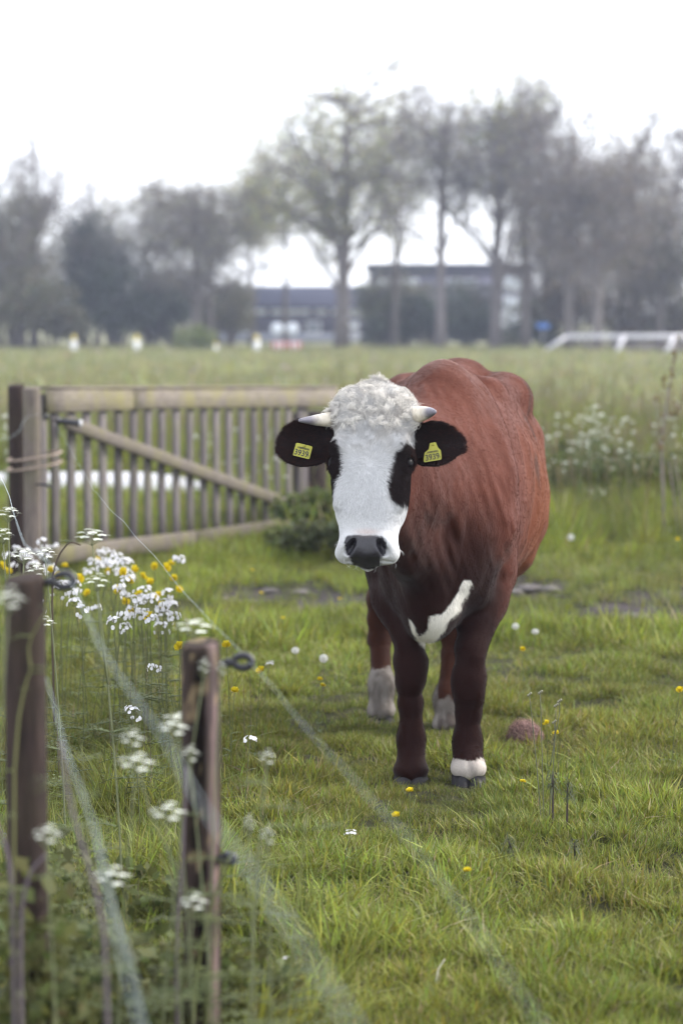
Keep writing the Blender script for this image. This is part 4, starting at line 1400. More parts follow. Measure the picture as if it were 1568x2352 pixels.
def tree(name, x, y, H, crown_r, crown_lo, seed, label, leaf_col, n_leaf, trunk_r, leaf_size=.17, bark=(.14, .125, .118), limbs=9, subs=8, twigs=7, squash=1.0, group='trees along the far edge of the field', top_shift=(0, 0)):
    r = np.random.default_rng(seed)
    o = empty(name, (x, y, 0))
    tag(o, label, 'tree', group)
    bt, bl = MB(), MB()
    crown_r *= 1.34; H *= 1.26; n_leaf = int(n_leaf * 1.1)
    zc = (crown_lo + H) / 2; rz = (H - crown_lo) / 2
    lean = r.normal(0, .25, 2)
    tp = np.array([[0, 0, -.2], [lean[0] * .2, lean[1] * .2, H * .22], [lean[0] * .7, lean[1] * .7, H * .45], [lean[0] + top_shift[0] * .5, lean[1] + top_shift[1] * .5, H * .78]])
    tt = np.linspace(0, 1, 9)
    TP = np.stack([np.interp(tt, [0, .28, .58, 1], tp[:, k]) for k in range(3)], 1)
    bt.tube(TP, trunk_r * np.interp(tt, [0, .05, .3, .7, 1], [1.45, 1.1, .92, .6, .18]), 10, bark)
    tips = []
    def shell(f0, f1):
        d = r.normal(0, 1, 3); d /= np.linalg.norm(d)
        f = r.uniform(f0, f1)
        p = np.array([d[0] * crown_r * f, d[1] * crown_r * f * .8, zc + d[2] * rz * f])
        p[:2] += np.array(top_shift) * (p[2] - crown_lo) / (H - crown_lo)
        return p
    for i in range(limbs):
        s = r.uniform(.18, .95)
        a = np.array([np.interp(s, tt, TP[:, k]) for k in range(3)])
        if a[2] < crown_lo * .75: a[2] = crown_lo * r.uniform(.75, 1.05); 
        e = shell(.55, .9)
        if e[2] < a[2]: e[2] = a[2] + abs(r.normal(0, .2)) * rz
        e[2] = min(e[2], zc + rz * .9)
        c = a * .55 + e * .45 + np.array([0, 0, .10 * np.linalg.norm(e - a)])
        Lp = bez(a, c, e, 9)
        bt.tube(Lp, trunk_r * np.linspace(.42, .08, 9), 6, bark, cap=False)
        for j in range(subs):
            k = r.uniform(.25, 1)
            a2 = np.array([np.interp(k * 8, np.arange(9), Lp[:, m_]) for m_ in range(3)])
            e2 = a2 + (shell(.75, 1.03) - a2) * r.uniform(.35, .75)
            c2 = (a2 + e2) / 2 + r.normal(0, .15, 3) + [0, 0, .2]
            S = bez(a2, c2, e2, 6)
            bt.tube(S, trunk_r * np.linspace(.11, .028, 6), 4, bark, cap=False)
            for w in range(twigs):
                kk = r.uniform(.25, 1)
                a3 = np.array([np.interp(kk * 5, np.arange(6), S[:, m_]) for m_ in range(3)])
                dd = r.normal(0, 1, 3) + [0, 0, .5]
                e3 = a3 + dd / np.linalg.norm(dd) * r.uniform(.7, 2.0)
                tw = bez(a3, (a3 + e3) / 2 + r.normal(0, .12, 3), e3, 4)
                bt.tube(tw, np.linspace(.015, .006, 4) * (1 + trunk_r), 3, bark, cap=False)
                tips.append(tw)
    tips = np.array(tips)
    if n_leaf:
        i = r.integers(0, len(tips), n_leaf); k = r.integers(1, 4, n_leaf)
        P = tips[i, k] + r.normal(0, .22, (n_leaf, 3))
        leaf_cloud(bl, P, leaf_size, leaf_col, r)
        bl.build('crown', leaf_m, o)
    bt.build('trunk', bark_m, o, smooth=True)
    return o
def shrub(name, x, y, w, d, h, seed, label, col, n, size=.22, group='shrubs and undergrowth below the far trees', z0=0.0, stems=8, cat='shrub', bark=(.07, .06, .055), lumps=9):
    r = np.random.default_rng(seed)
    o = empty(name, (x, y, 0)); tag(o, label, cat, group)
    b = MB(); bs = MB()
    cs = []
    for i in range(lumps):
        cs.append((r.uniform(-.7, .7) * w / 2, r.uniform(-.7, .7) * d / 2, r.uniform(.25, .80) * h, r.uniform(.28, .48)))
    k = r.integers(0, lumps, n)
    C = np.array(cs)[k]
    dv = r.normal(0, 1, (n, 3)); dv /= np.linalg.norm(dv, axis=1)[:, None]
    rad = (r.random(n) ** .45)[:, None] * C[:, 3:4] * np.array([w * .62, d * .62, h * .62])
    P = C[:, :3] + dv * rad
    P = P[(P[:, 2] > .02)]
    leaf_cloud(b, P, size, col, r)
    for i in range(stems):
        c = cs[i % lumps]; a = np.array([c[0] * .3, c[1] * .3, -.05])
        bs.tube(bez(a, np.array([c[0] * .5, c[1] * .5, c[2] * .7]), np.array(c[:3]), 5), np.linspace(.02, .006, 5) * h, 4, bark, cap=False)
    b.build('foliage', leaf_m, o); bs.build('stems', bark_m, o)
    return o

def bx(px, Y): return (px - 784) / FPX * Y
G1 = (.33, .33, .13); G2 = (.25, .24, .14); OL = (.125, .12, .07); DG = (.055, .07, .048); BR = (.165, .135, .095)
# name, px, depth, height, crown radius, crown base, leaf colour, leaves, trunk radius, label
def zpx(py, Y): return CAM_H + (735 - py) / FPX * Y
TREES = [
 ('bare_tree', 80, 128, 333, 3.0, 2.6, BR, 500, .22, 'tall nearly bare tree rising above the dense ones at the edge', dict(limbs=12)),
 ('bare_tree', 228, 150, 440, 2.0, 4.0, BR, 200, .15, 'small bare feathery tree peeping over the dark trees', dict(limbs=8)),
 ('round_tree', 452, 132, 432, 4.9, 2.4, G2, 2600, .27, 'broad round purplish tree on a double trunk left of the building', dict(limbs=16)),
 ('round_tree', 482, 137, 450, 4.4, 2.4, G2, 2000, .20, 'second trunk and crown close behind the broad round purplish tree', dict(limbs=13)),
 ('round_tree', 340, 142, 470, 3.6, 2.0, G2, 2000, .18, 'purplish tree left behind the broad double trunked one', dict(limbs=12)),
 ('spring_tree', 785, 128, 202, 5.6, 2.3, G1, 8500, .36, 'tall tree in fresh pale leaf with a straight trunk before the building', dict(limbs=20)),
 ('spring_tree', 655, 136, 350, 4.2, 2.6, G1, 4200, .14, 'slender pale green tree at the side of the tall fresh one', dict(limbs=11)),
 ('spring_tree', 578, 143, 400, 3.4, 2.4, G2, 2400, .15, 'purplish green tree between the broad round tree and the slender one', dict(limbs=11)),
 ('spring_tree', 905, 134, 290, 4.2, 2.6, G1, 3000, .17, 'pale green tree between the tall fresh tree and the leaning trunk', dict(limbs=12)),
 ('bare_tree', 1011, 124, 215, 4.3, 2.6, G2, 1900, .25, 'tall sparse tree with a pale leaning trunk above the cow', dict(limbs=16, top_shift=(.4, 0), bark=(.15, .135, .135))),
 ('bare_tree', 1136, 126, 198, 4.6, 2.8, G1, 4200, .27, 'tall sparse tree with a thick pale trunk right of the cow', dict(limbs=17, bark=(.15, .135, .135))),
 ('bare_tree', 1205, 127, 240, 4.2, 2.6, G2, 1500, .25, 'tall sparse tree with a dark trunk beside the white windows', dict(limbs=15)),
 ('bare_tree', 1302, 122, 222, 4.6, 2.8, BR, 1300, .22, 'tall twiggy tree rising behind the end of the white railing', dict(limbs=17)),
 ('brown_tree', 1368, 119, 405, 4.4, 1.6, BR, 5200, .24, 'broad dense brown tree standing behind the white railing', dict(limbs=17)),
 ('bare_tree', 1455, 130, 330, 4.0, 2.4, G2, 1500, .2, 'twiggy grey tree between the brown tree and the edge', dict(limbs=15)),
 ('bare_tree', 1600, 124, 300, 3.0, 2.6, BR, 900, .2, 'bare tree cut off by the right edge of the picture', dict(limbs=12)),
 ('brown_tree', 50, 126, 500, 2.9, .7, OL, 6000, .26, 'dense olive brown tree at the left edge of the field', dict(limbs=14)),
 ('brown_tree', -40, 130, 470, 3.0, .7, OL, 4000, .26, 'olive brown tree cut off by the left edge of the picture', dict(limbs=12)),
 ('dark_tree', 182, 134, 515, 1.3, .6, DG, 3800, .2, 'narrow dark evergreen between the olive tree and the purplish one', dict(limbs=12)),
 ('dark_tree', 255, 140, 575, 2.0, .6, DG, 3800, .2, 'lower dark tree at the side of the narrow evergreen', dict(limbs=11)),
 ('dark_tree', 345, 146, 640, 2.0, .5, DG, 2600, .15, 'low dark tree behind the purplish trees, left of the double trunk', dict(limbs=10)),
 ('dark_tree', 425, 149, 655, 2.0, .5, DG, 2400, .15, 'low dark tree behind the double trunk', dict(limbs=10)),
 ('brown_tree', 525, 147, 665, 1.5, .5, OL, 1900, .14, 'low olive tree at the left end of the building', dict(limbs=10)),
 ('green_tree', 900, 140, 668, 1.9, .6, (.13, .135, .07), 2600, .14, 'light olive tree in front of the taller building', dict(limbs=11)),
 ('green_tree', 965, 146, 700, 1.6, .6, (.115, .115, .065), 1900, .14, 'olive tree left behind the pale leaning trunk', dict(limbs=10)),
 ('dark_tree', 1072, 141, 690, 1.8, .5, DG, 2600, .14, 'dark tree filling the space between the two pale trunks', dict(limbs=10)),
 ('brown_tree', 1255, 136, 500, 2.9, .6, BR, 4200, .18, 'brown tree left behind the sloping end of the railing', dict(limbs=13)),
 ('brown_tree', 1310, 141, 560, 2.6, .5, OL, 3200, .16, 'olive tree low behind the twiggy one at the railing', dict(limbs=12)),
 ('brown_tree', 1450, 138, 520, 2.8, .5, BR, 3600, .17, 'brown tree behind the middle of the railing', dict(limbs=12)),
 ('brown_tree', 1510, 128, 470, 3.4, .9, OL, 4600, .2, 'dense olive tree at the far right above the railing', dict(limbs=14)),
]
for i, (nm, px, Y, pt, cr, lo, lc, nl, tr_, lab, kw) in enumerate(TREES):
    tree(nm, bx(px, Y), Y, zpx(pt, Y), cr, lo, 500 + i, lab, lc, int(nl * (.75 if pt < 460 else .85)), tr_, **kw)
SHR = [  # px, depth, width px, top py, colour, leaves
 (20, 124, 180, 640, OL, 2600), (110, 125, 150, 690, OL, 2400), (190, 133, 160, 640, DG, 2800), (270, 138, 150, 650, DG, 2600), (345, 141, 160, 690, DG, 2400), (410, 143, 150, 720, DG, 2000),
 (520, 141, 110, 690, OL, 1600), (885, 139, 110, 690, (.10, .11, .055), 1900), (935, 142, 120, 705, (.095, .10, .055), 1900), (985, 138, 120, 700, DG, 1700), (1070, 137, 130, 705, DG, 2100), (1165, 145, 110, 770, OL, 900),
 (1260, 135, 150, 690, OL, 2400), (1330, 131, 150, 660, BR, 2400), (1420, 133, 170, 640, OL, 2700), (1500, 131, 170, 640, BR, 2700), (1575, 129, 160, 620, OL, 2600), (1230, 132, 100, 750, DG, 900), (860, 137, 60, 740, DG, 700),
]
SHL = ['olive brown bush at the left edge of the field', 'olive bush below the dense olive tree', 'dark bush under the narrow evergreen', 'dark green bush right of the narrow evergreen', 'low dark bush left of the purplish tree', 'low dark bush under the purplish tree',
       'olive bush between the purplish tree and the building', 'light green bush right of the tall fresh tree', 'light olive bush in front of the taller building', 'dark bush left of the pale leaning trunk', 'dark bush between the two pale trunks', 'low olive bush under the white windows',
       'olive bush left of the white railing', 'brown bush behind the sloping end of the railing', 'olive bush behind the middle of the railing', 'brown bush behind the right part of the railing', 'olive bush at the right edge behind the railing', 'low dark bush beside the blue sign', 'small dark bush at the foot of the tall fresh tree']
for i, (px, Y, wpx, pt, c, n) in enumerate(SHR):
    shrub('bush', bx(px, Y), Y, wpx * 1.25 / FPX * Y, 3.0, zpx(pt, Y) * 1.35, 540 + i, SHL[i], c, n, .24)
shrub('bush', bx(442, 118), 118, 2.2, 1.6, zpx(737, 118), 570, 'bright yellow green bush at the foot of the purplish tree', (.17, .20, .06), 1100, .16)

# ---- buildings
wall_m = plain('dark_brick', (.045, .042, .060), .9, .2, 3, spec=.05)
roof_m = plain('grey_roof', (.040, .042, .062), .9, .2, 2, spec=.03)
pale_m = plain('pale_render', (.20, .21, .25), .7, .1, 2)
white_m = plain('white_paint', (.66, .66, .66), .5, .06, 8)
glass_m = NT('window_glass'); glass_m.set(color=(.10, .115, .14), rough=.08, spec=.8); glass_m = glass_m.m
blind_m = plain('white_blind', (.60, .63, .68), .6, .06, 4)
def window(parent, x, y, z, w, h, glass=glass_m, frame=.07):
    f = MB()
    f.box((x - w / 2, y - .05, z - h / 2), (x - w / 2 + frame, y + .02, z + h / 2)); f.box((x + w / 2 - frame, y - .05, z - h / 2), (x + w / 2, y + .02, z + h / 2))
    f.box((x - w / 2 + frame, y - .05, z + h / 2 - frame), (x + w / 2 - frame, y + .02, z + h / 2)); f.box((x - w / 2 + frame, y - .05, z - h / 2), (x + w / 2 - frame, y + .02, z - h / 2 + frame))
    fo = f.build('window', white_m, parent, color=False)
    g = MB(); g.box((x - w / 2 + frame, y - .015, z - h / 2 + frame), (x + w / 2 - frame, y - .005, z + h / 2 - frame)); g.build('pane', glass, fo, color=False)
    return fo
YA = 168.0
A = empty('low_building', (bx(670, YA), YA, 0)); tag(A, 'long low dark building with a grey roof and a row of small pale windows', 'building')
wA = bx(852, YA) - bx(485, YA); x0 = -wA / 2
zr = zpx(655, YA); ze = zpx(700, YA)
b = MB(); b.box((x0, 0, 0), (x0 + wA, 9, ze)); b.build('wall', wall_m, A, color=False)
b = MB()
b.add([(x0 - .3, -.5, ze - .1), (x0 + wA + .3, -.5, ze - .1), (x0 + wA + .3, 4.5, zr), (x0 - .3, 4.5, zr), (x0 - .3, 9.5, ze - .1), (x0 + wA + .3, 9.5, ze - .1),
       (x0 - .3, -.5, ze - .25), (x0 + wA + .3, -.5, ze - .25), (x0 + wA + .3, 9.5, ze - .25), (x0 - .3, 9.5, ze - .25)],
      [(0, 1, 2, 3), (3, 2, 5, 4), (6, 7, 1, 0), (9, 8, 5, 4)], [(0, 3, 6), (3, 9, 6), (3, 4, 9), (1, 7, 2), (2, 7, 8), (2, 8, 5)])
b.build('roof', roof_m, A, color=False)
b = MB(); b.box((x0 - .05, -.06, 0), (x0 + wA + .05, -.004, .62)); b.build('plinth', pale_m, A, color=False)
for px in (515, 560, 600, 636, 672, 700, 738, 775):
    window(A, bx(px, YA) - A.location.x, -.02, zpx(716, YA), .80, .34, blind_m, .04)
for px, py, w, h in ((812, 716, .8, .6), (838, 718, .7, .6), (812, 747, .7, .45), (812, 769, .7, .42)):
    window(A, bx(px, YA) - A.location.x, -.02, zpx(py, YA), w, h, blind_m, .05)
for px in (560, 720):
    window(A, bx(px, YA) - A.location.x, -.02, zpx(752, YA), 1.0, .8)
YB = 174.0
B = empty('flat_roofed_building', (bx(1030, YB), YB, 0)); tag(B, 'two storey dark building with a flat roof and pale window bands among the trees', 'building')
xb0 = bx(850, YB) - B.location.x; xb1 = bx(1222, YB) - B.location.x; zB = zpx(606, YB)
b = MB(); b.box((xb0, 0, 0), (xb1, 10, zB - .35)); b.build('wall', wall_m, B, color=False)
b = MB(); b.box((xb0 - .25, -.3, zB - .35), (xb1 + .25, 10.3, zB)); b.build('roof', roof_m, B, color=False)
for k, (za, zb_) in enumerate(((660, 640), (694, 676))):
    b = MB(); b.box((xb0 + .1, -.08, zpx(za, YB)), (xb1 - .1, -.004, zpx(zb_, YB))); b.build('pale_band', plain('band_%d' % k, (.12, .115, .165), .8, .1, 2), B, color=False)
for px in (880, 912, 945, 1040, 1075):
    window(B, bx(px, YB) - B.location.x, -.10, zpx(650, YB), .95, .62, blind_m if px < 950 else glass_m, .06)
for py, h in ((652, 1.1), (697, 1.1), (732, .75)):
    window(B, bx(1182, YB) - B.location.x, -.10, zpx(py, YB), 1.75, h, blind_m, .08)
b = MB(); b.box((bx(1150, YB) - B.location.x, -.12, 0), (bx(1165, YB) - B.location.x, -.09, 2.1)); b.build('door', white_m, B, color=False)

# ---- small things along the far edge
yellow_m = plain('yellow_reflector', (.62, .50, .10), .5, .1)
mpost = None
for k, (px, lab) in enumerate(((172, 'white marker post with a yellow top before the dark evergreen'), (316, 'white marker post with a yellow top before the low dark bushes'), (590, 'white marker post with a yellow top left of the round signs'), (497, 'white marker post with a yellow top right of the bright green bush'))):
    Y = 112.0
    if mpost is None:
        mpost = empty('marker_post'); b = MB(); b.box((-.13, -.05, -.1), (.13, .05, .58)); b.box((-.11, -.045, .58), (.11, .045, .60)); b.build('post', white_m, mpost, color=False)
        b = MB(); b.add([(-.13, -.05, .60), (.13, -.05, .60), (.13, .05, .60), (-.13, .05, .60), (-.07, -.05, .84), (.05, -.05, .84), (.05, .05, .84), (-.07, .05, .84)], [(0, 1, 5, 4), (1, 2, 6, 5), (2, 3, 7, 6), (3, 0, 4, 7), (4, 5, 6, 7), (3, 2, 1, 0)]); b.build('cap', yellow_m, mpost, color=False)
        o = mpost
    else:
        o = copy_tree(mpost)
    o.location = (bx(px, Y), Y, 0); o.rotation_euler.z = .1 * k
    if px == 497: o.scale = (.6, .6, .62)
    tag(o, lab, 'post', 'marker posts along the far edge')
red_m = plain('red_paint', (.42, .05, .05), .5, .1); grey_m = plain('galvanised_steel', (.30, .31, .33), .5, .1, metal=.5)
for px, lab in ((637, 'round pale road sign on a post, left of the pair'), (672, 'round pale road sign on a post, right of the pair')):
    Y = 116.0
    o = empty('road_sign', (bx(px, Y), Y, 0)); tag(o, lab, 'sign', 'round signs above the barrier boards')
    b = MB(); b.tube([(0, .03, -.1), (0, .03, 1.35)], .03, 8); b.build('post', grey_m, o, color=False)
    b = MB(); b.tube([(0, -.012, zpx(755, Y)), (0, .012, zpx(755, Y))], .30, 24); b.build('disc', blind_m, o, color=False)
for px, lab in ((640, 'red and white barrier board below the left round sign'), (675, 'red and white barrier board below the right round sign')):
    Y = 115.0
    o = empty('barrier_board', (bx(px, Y), Y, 0)); tag(o, lab, 'barrier', 'barrier boards at the far edge')
    b = MB()
    b.box((-.30, -.02, .12), (.30, .02, .50)); b.build('board', white_m, o, color=False)
    for xx in (-.28, -.02, .22):
        b = MB(); b.box((xx, -.032, .118), (xx + .12, -.0205, .502)); b.build('red_stripe', red_m, o, color=False)
    for xx in (-.25, .25):
        b = MB(); b.tube([(xx, .03, -.05), (xx, .03, .55)], .02, 6); b.build('leg', grey_m, o, color=False)
Y = 121.0
o = empty('blue_sign', (bx(1245, Y), Y, 0)); tag(o, 'small blue sign on a thin post left of the white railing', 'sign')
b = MB(); b.box((-.30, -.02, zpx(755, Y)), (.30, .02, zpx(743, Y))); b.build('panel', plain('blue_enamel', (.05, .16, .50), .4, .1), o, color=False)
b = MB(); b.tube([(0, .03, -.1), (0, .03, zpx(744, Y))], .03, 8); b.build('post', grey_m, o, color=False)
# white railing with board fence below
YR = 107.0
R_ = empty('white_railing', (bx(1420, YR), YR, 0)); tag(R_, 'long white railing with sloping end and dark boards below', 'railing')
rx = lambda px: bx(px, YR) - bx(1420, YR)
rz = lambda py: zpx(py, YR)
rail_m = plain('railing_paint', (.50, .49, .52), .5, .08, 8)
b = MB(); b.box((rx(1298), -.05, rz(779)), (rx(1620), .05, rz(767))); b.build('top_rail', rail_m, R_, color=False)
b = MB(); b.tube([(rx(1299), 0, rz(773)), (rx(1252), -.3, rz(802))], [.10, .10], 4, twist=math.pi / 4); b.build('end_rail', rail_m, R_, color=False)
for px in (1430, 1545):
    b = MB(); b.tube([(rx(px), -.06, rz(772)), (rx(px - 24), -.8, rz(814))], [.10, .10], 4, twist=math.pi / 4); b.build('brace', rail_m, R_, color=False)
for px in (1345, 1400, 1455, 1510, 1565):
    b = MB(); b.box((rx(px), .06, -.1), (rx(px + 5), .16, rz(769))); b.build('rail_post', plain('dull_post', (.13, .11, .12), .8), R_, color=False)
bd = plain('weathered_boards', (.20, .17, .17), .8, .2, 4)
for k, (p0, p1) in enumerate(((1325, 1620), (1400, 1620), (1440, 1620))):
    z1 = rz(787 + 8 * k); b = MB(); b.box((rx(p0), .165, z1 - .11), (rx(p1), .20, z1)); b.build('board', bd, R_, color=False)
# ================================================================== WILD FLOWERS AND SMALL PLANTS
stem_m = leafy('flower_stem', .15, .6, .2)
petal_m = leafy('petal', .35, .55, .2)
def petals(b, c, n, rad, up, col, r, cup=.3, width=.75):
    """n rounded petals round c, facing up"""
    up = nrm(up); a = np.cross(up, [.3, .8, .1]); a = nrm(a); bb = np.cross(up, a)
    ph = r.random() * 6.28
    for i in range(n):
        t = ph + 2 * np.pi * i / n
        d = math.cos(t) * a + math.sin(t) * bb; s = np.cross(up, d)
        w = rad * width * math.pi / n * 1.1
        e = c + d * rad + up * rad * cup
        m_ = c + d * rad * .6 + up * rad * cup * .35
        v = [c, m_ - s * w, e - s * w * .6, e + s * w * .6, m_ + s * w]
        b.add(v, [(0, 1, 2, 3)], [(0, 3, 4)], np.asarray(col) * r.uniform(.85, 1.08))
def bent_stem(h, dx, dy, n=8):
    t = np.linspace(0, 1, n)[:, None]
    return t ** 1.6 * np.array([[dx, dy, 0]]) + t * np.array([[0, 0, h]])
def leaf_blade(b, p, d, L, w, col, r, droop=.5):
    d = nrm(d); s = nrm(np.cross(d, [0, 0, 1.0]))
    v = []
    for k in range(5):
        t = k / 4
        c = p + d * L * t + np.array([0, 0, -droop * L * t * t])
        ww = w * math.sin(math.pi * min(1, .12 + .88 * t)) if k < 4 else 0
        v += [c - s * ww, c + s * ww]
    b.add(v, [(2 * k, 2 * k + 1, 2 * k + 3, 2 * k + 2) for k in range(4)], None, np.asarray(col) * r.uniform(.8, 1.2))

SG = np.array([.10, .115, .045])
def make_buttercup(seed, h):
    r = np.random.default_rng(seed); o = empty('buttercup')
    b = MB(); dx, dy = r.normal(0, .12, 2) * h
    st = bent_stem(h, dx, dy); b.tube(st, np.linspace(.0016, .0010, 8), 5, SG)
    k = st[4]; side = k + np.array([r.normal(0, .05), r.normal(0, .05), h * .28]); b.tube([k, (k + side) / 2 + [0, 0, .01], side], [.0011, .001, .0008], 4, SG)
    b.tube([side - [0, 0, .004], side, side + [0, 0, .006]], [.001, .004, .001], 6, (.20, .20, .05))
    b.build('stem', stem_m, o)
    b = MB(); petals(b, st[-1] - [0, 0, .004], 5, .0125, [r.normal(0, .45), r.normal(0, .45), 1], (.60, .47, .02), r, 1.0, 1.2); petals(b, st[-1] - [0, 0, .004], 5, .0085, [r.normal(0, .2), r.normal(0, .2), 1], (.62, .50, .02), r, 2.1, 1.2); petals(b, st[-1] + [0, 0, .001], 6, .0045, [0, -.2, 1], (.55, .36, .02), r, .6)
    b.build('flower', petal_m, o)
    b = MB()
    for i in range(5):
        a = r.random() * 6.28; leaf_blade(b, st[r.integers(0, 4)], [math.cos(a), math.sin(a), .5], r.uniform(.03, .07), .004, (.075, .10, .03), r)
    b.build('foliage', stem_m, o)
    return o
def make_cuckoo(seed, h, big=1.0):
    r = np.random.default_rng(seed); o = empty('cuckoo_flower')
    b = MB(); st = bent_stem(h, r.normal(0, .08) * h, r.normal(0, .08) * h); b.tube(st, np.linspace(.0018, .0012, 8), 5, SG * np.array([1.0, .95, 1.1]))
    hd = MB()
    for i in range(int(9 * big)):
        a = i * 2.4; e = r.uniform(0, 1)
        tip = st[-1] + np.array([math.cos(a) * .019 * (1.1 - .5 * e), math.sin(a) * .019 * (1.1 - .5 * e), -.022 + .030 * e]) * big
        b.tube([st[-1] - [0, 0, .03 * (1 - e)], tip], [.0008, .0006], 3, SG)
        petals(hd, tip, 4, .0066 * r.uniform(.85, 1.15), nrm(tip - st[-1] + np.array([0, -.006, .018])), (.70, .69, .72), r, .25, .8)
    b.build('stem', stem_m, o); hd.build('flower', petal_m, o)
    b = MB()
    for i in range(6):
        a = r.random() * 6.28; leaf_blade(b, st[r.integers(1, 6)], [math.cos(a), math.sin(a), .6], r.uniform(.02, .05), .0025, (.08, .10, .035), r)
    b.build('foliage', stem_m, o)
    return o
def fern_leaf(b, p, d, L, col, r, n=7):
    d = nrm(d); s = nrm(np.cross(d, [0, 0, 1.0]))
    for k in range(n):
        t = (k + .6) / n; c = p + d * L * t + np.array([0, 0, -.35 * L * t * t])
        for sg in (-1, 1):
            dd = nrm(s * sg * .8 + d * .6)
            LL = L * .42 * (1 - t * .75)
            for q in range(4):
                tq = (q + .7) / 4; cc = c + dd * LL * tq
                leaf_blade(b, cc, nrm(dd + d * .5 * (1 if q % 2 else -1)), LL * .30, LL * .075, col, r, .2)
    b.tube([p, p + d * L * .5 + [0, 0, -.09 * L], p + d * L + [0, 0, -.35 * L]], [.0018, .0013, .0006], 4, col)
def make_parsley(seed, h, umb=.034, n_umb=3, leaves=4, simple=False, stem_c=(.15, .165, .09)):
    r = np.random.default_rng(seed); o = empty('cow_parsley')
    b = MB(); st = bent_stem(h, r.normal(0, .07) * h, r.normal(0, .07) * h, 9); b.tube(st, np.linspace(.0038, .0018, 9) * (.8 if not simple else 1.2), 6, np.array(stem_c) * 1.0)
    heads = [(st[-1], umb)]
    for i in range(n_umb - 1):
        k = r.integers(4, 7); a = r.random() * 6.28; L = h * r.uniform(.22, .34)
        e = st[k] + np.array([math.cos(a) * L * .45, math.sin(a) * L * .45, L]); b.tube([st[k], (st[k] + e) / 2 + [math.cos(a) * .015, math.sin(a) * .015, 0], e], [.002, .0016, .0012], 5, stem_c)
        heads.append((e, umb * r.uniform(.7, .95)))
    for c, R in heads:
        f = MB(); nu = 11 if not simple else 8
        for i in range(nu):
            a = i * 2.399; rr = R * math.sqrt((i + .5) / nu); p = c + np.array([math.cos(a) * rr, math.sin(a) * rr, .032 * (1 - .75 * (rr / R) ** 2) + r.normal(0, .0015)])
            b.tube([c - [0, 0, .008], p - [0, 0, .003]], [.0007, .0006], 3, stem_c, cap=False)
            if simple:
                petals(f, p, 5, .0115 * R / .034, [math.cos(a) * .4, math.sin(a) * .4, 1], (.70, .72, .64), r, .1, 1.0)
            else:
                for j in range(9):
                    a2 = j * 2.399; r2 = .0085 * math.sqrt((j + .5) / 9) * R / .034
                    petals(f, p + np.array([math.cos(a2) * r2, math.sin(a2) * r2, .002 * (1 - j / 9)]), 5, .0028 * R / .034, [math.cos(a) * .35, math.sin(a) * .35, 1], (.72, .74, .66), r, .1, 1.0)
        f.build('umbel', petal_m, o)
    b.build('stem', stem_m, o)
    if leaves:
        b = MB()
        for i in range(leaves):
            a = r.random() * 6.28; p = st[r.integers(1, 5)]; fern_leaf(b, p, [math.cos(a), math.sin(a), .45], r.uniform(.08, .16), (.075, .095, .035), r, 6)
        b.build('foliage', stem_m, o)
    return o
def make_clock(seed, h):
    r = np.random.default_rng(seed); o = empty('dandelion_clock')
    b = MB(); st = bent_stem(h, r.normal(0, .05) * h, 0); b.tube(st, .0017, 5, (.16, .13, .09)); b.build('stem', stem_m, o)
    b = MB(); n = 420; d = r.normal(0, 1, (n, 3)); d /= np.linalg.norm(d, axis=1)[:, None]
    for k in range(n):
        e = d[k] * .019; s = nrm(np.cross(d[k], [.2, .3, .9]))
        c = st[-1] + d[k] * .017
        for q in range(3):
            s2 = nrm(s * math.cos(q * 2.1) + np.cross(d[k], s) * math.sin(q * 2.1))
            b.add([c, st[-1] + e + s2 * .0045 + d[k] * .001, st[-1] + e + s2 * .0035 - np.cross(d[k], s2) * .0016], None, [(0, 1, 2)], (.66, .66, .64))
    b.tube([st[-1] - [0, 0, .003], st[-1] + [0, 0, .003]], [.004, .004], 8, (.16, .13, .09))
    f = b.build('seed_head', petal_m, o)
    return o

BUT = [(make_buttercup(600 + i, .30), .30) for i in range(4)]
CUC = [(make_cuckoo(610 + i, .40, 1.0 + .25 * (i % 3)), .40) for i in range(4)]
used = set()
def put(protos, px, py, h, label, cat, group, seed, yr=None):
    """a plant whose flower is seen at px, py and stands h high"""
    r = np.random.default_rng(seed)
    pr, ph = protos[r.integers(0, len(protos))]
    if yr is not None:
        Y = r.uniform(*yr); h = CAM_H - (py - 735) / FPX * Y
        if h < .22: h = .22
    Y = float(depth_on_ground(py, h)); p = at(px, py, Y)
    o = pr if pr.name not in used else copy_tree(pr)
    used.add(pr.name)
    s = h / ph
    o.rotation_euler = (0, 0, r.uniform(0, 6.28))
    tip = None
    g = float(gz(p[0], p[1]))
    o.scale = (min(1.15, max(.8, s)),) * 2 + (s,)
    # keep the flower head round although the stem is stretched
    for ch in o.children:
        if ch.name.split('.')[0] in ('flower', 'umbel', 'seed_head'):
            ch.scale = (1, 1, 1)
    o.location = (p[0], p[1], g)
    # the head leans: shift the root so that the head lands on its place
    hd = [c for c in o.children if c.name.split('.')[0] in ('flower', 'umbel', 'seed_head')][0]
    bb = np.mean([np.array(v) for v in hd.bound_box], axis=0) * np.array(o.scale)
    cz, sz = math.cos(o.rotation_euler.z), math.sin(o.rotation_euler.z)
    o.location.x -= bb[0] * cz - bb[1] * sz; o.location.y -= bb[0] * sz + bb[1] * cz
    tag(o, label, cat, group)
    return o
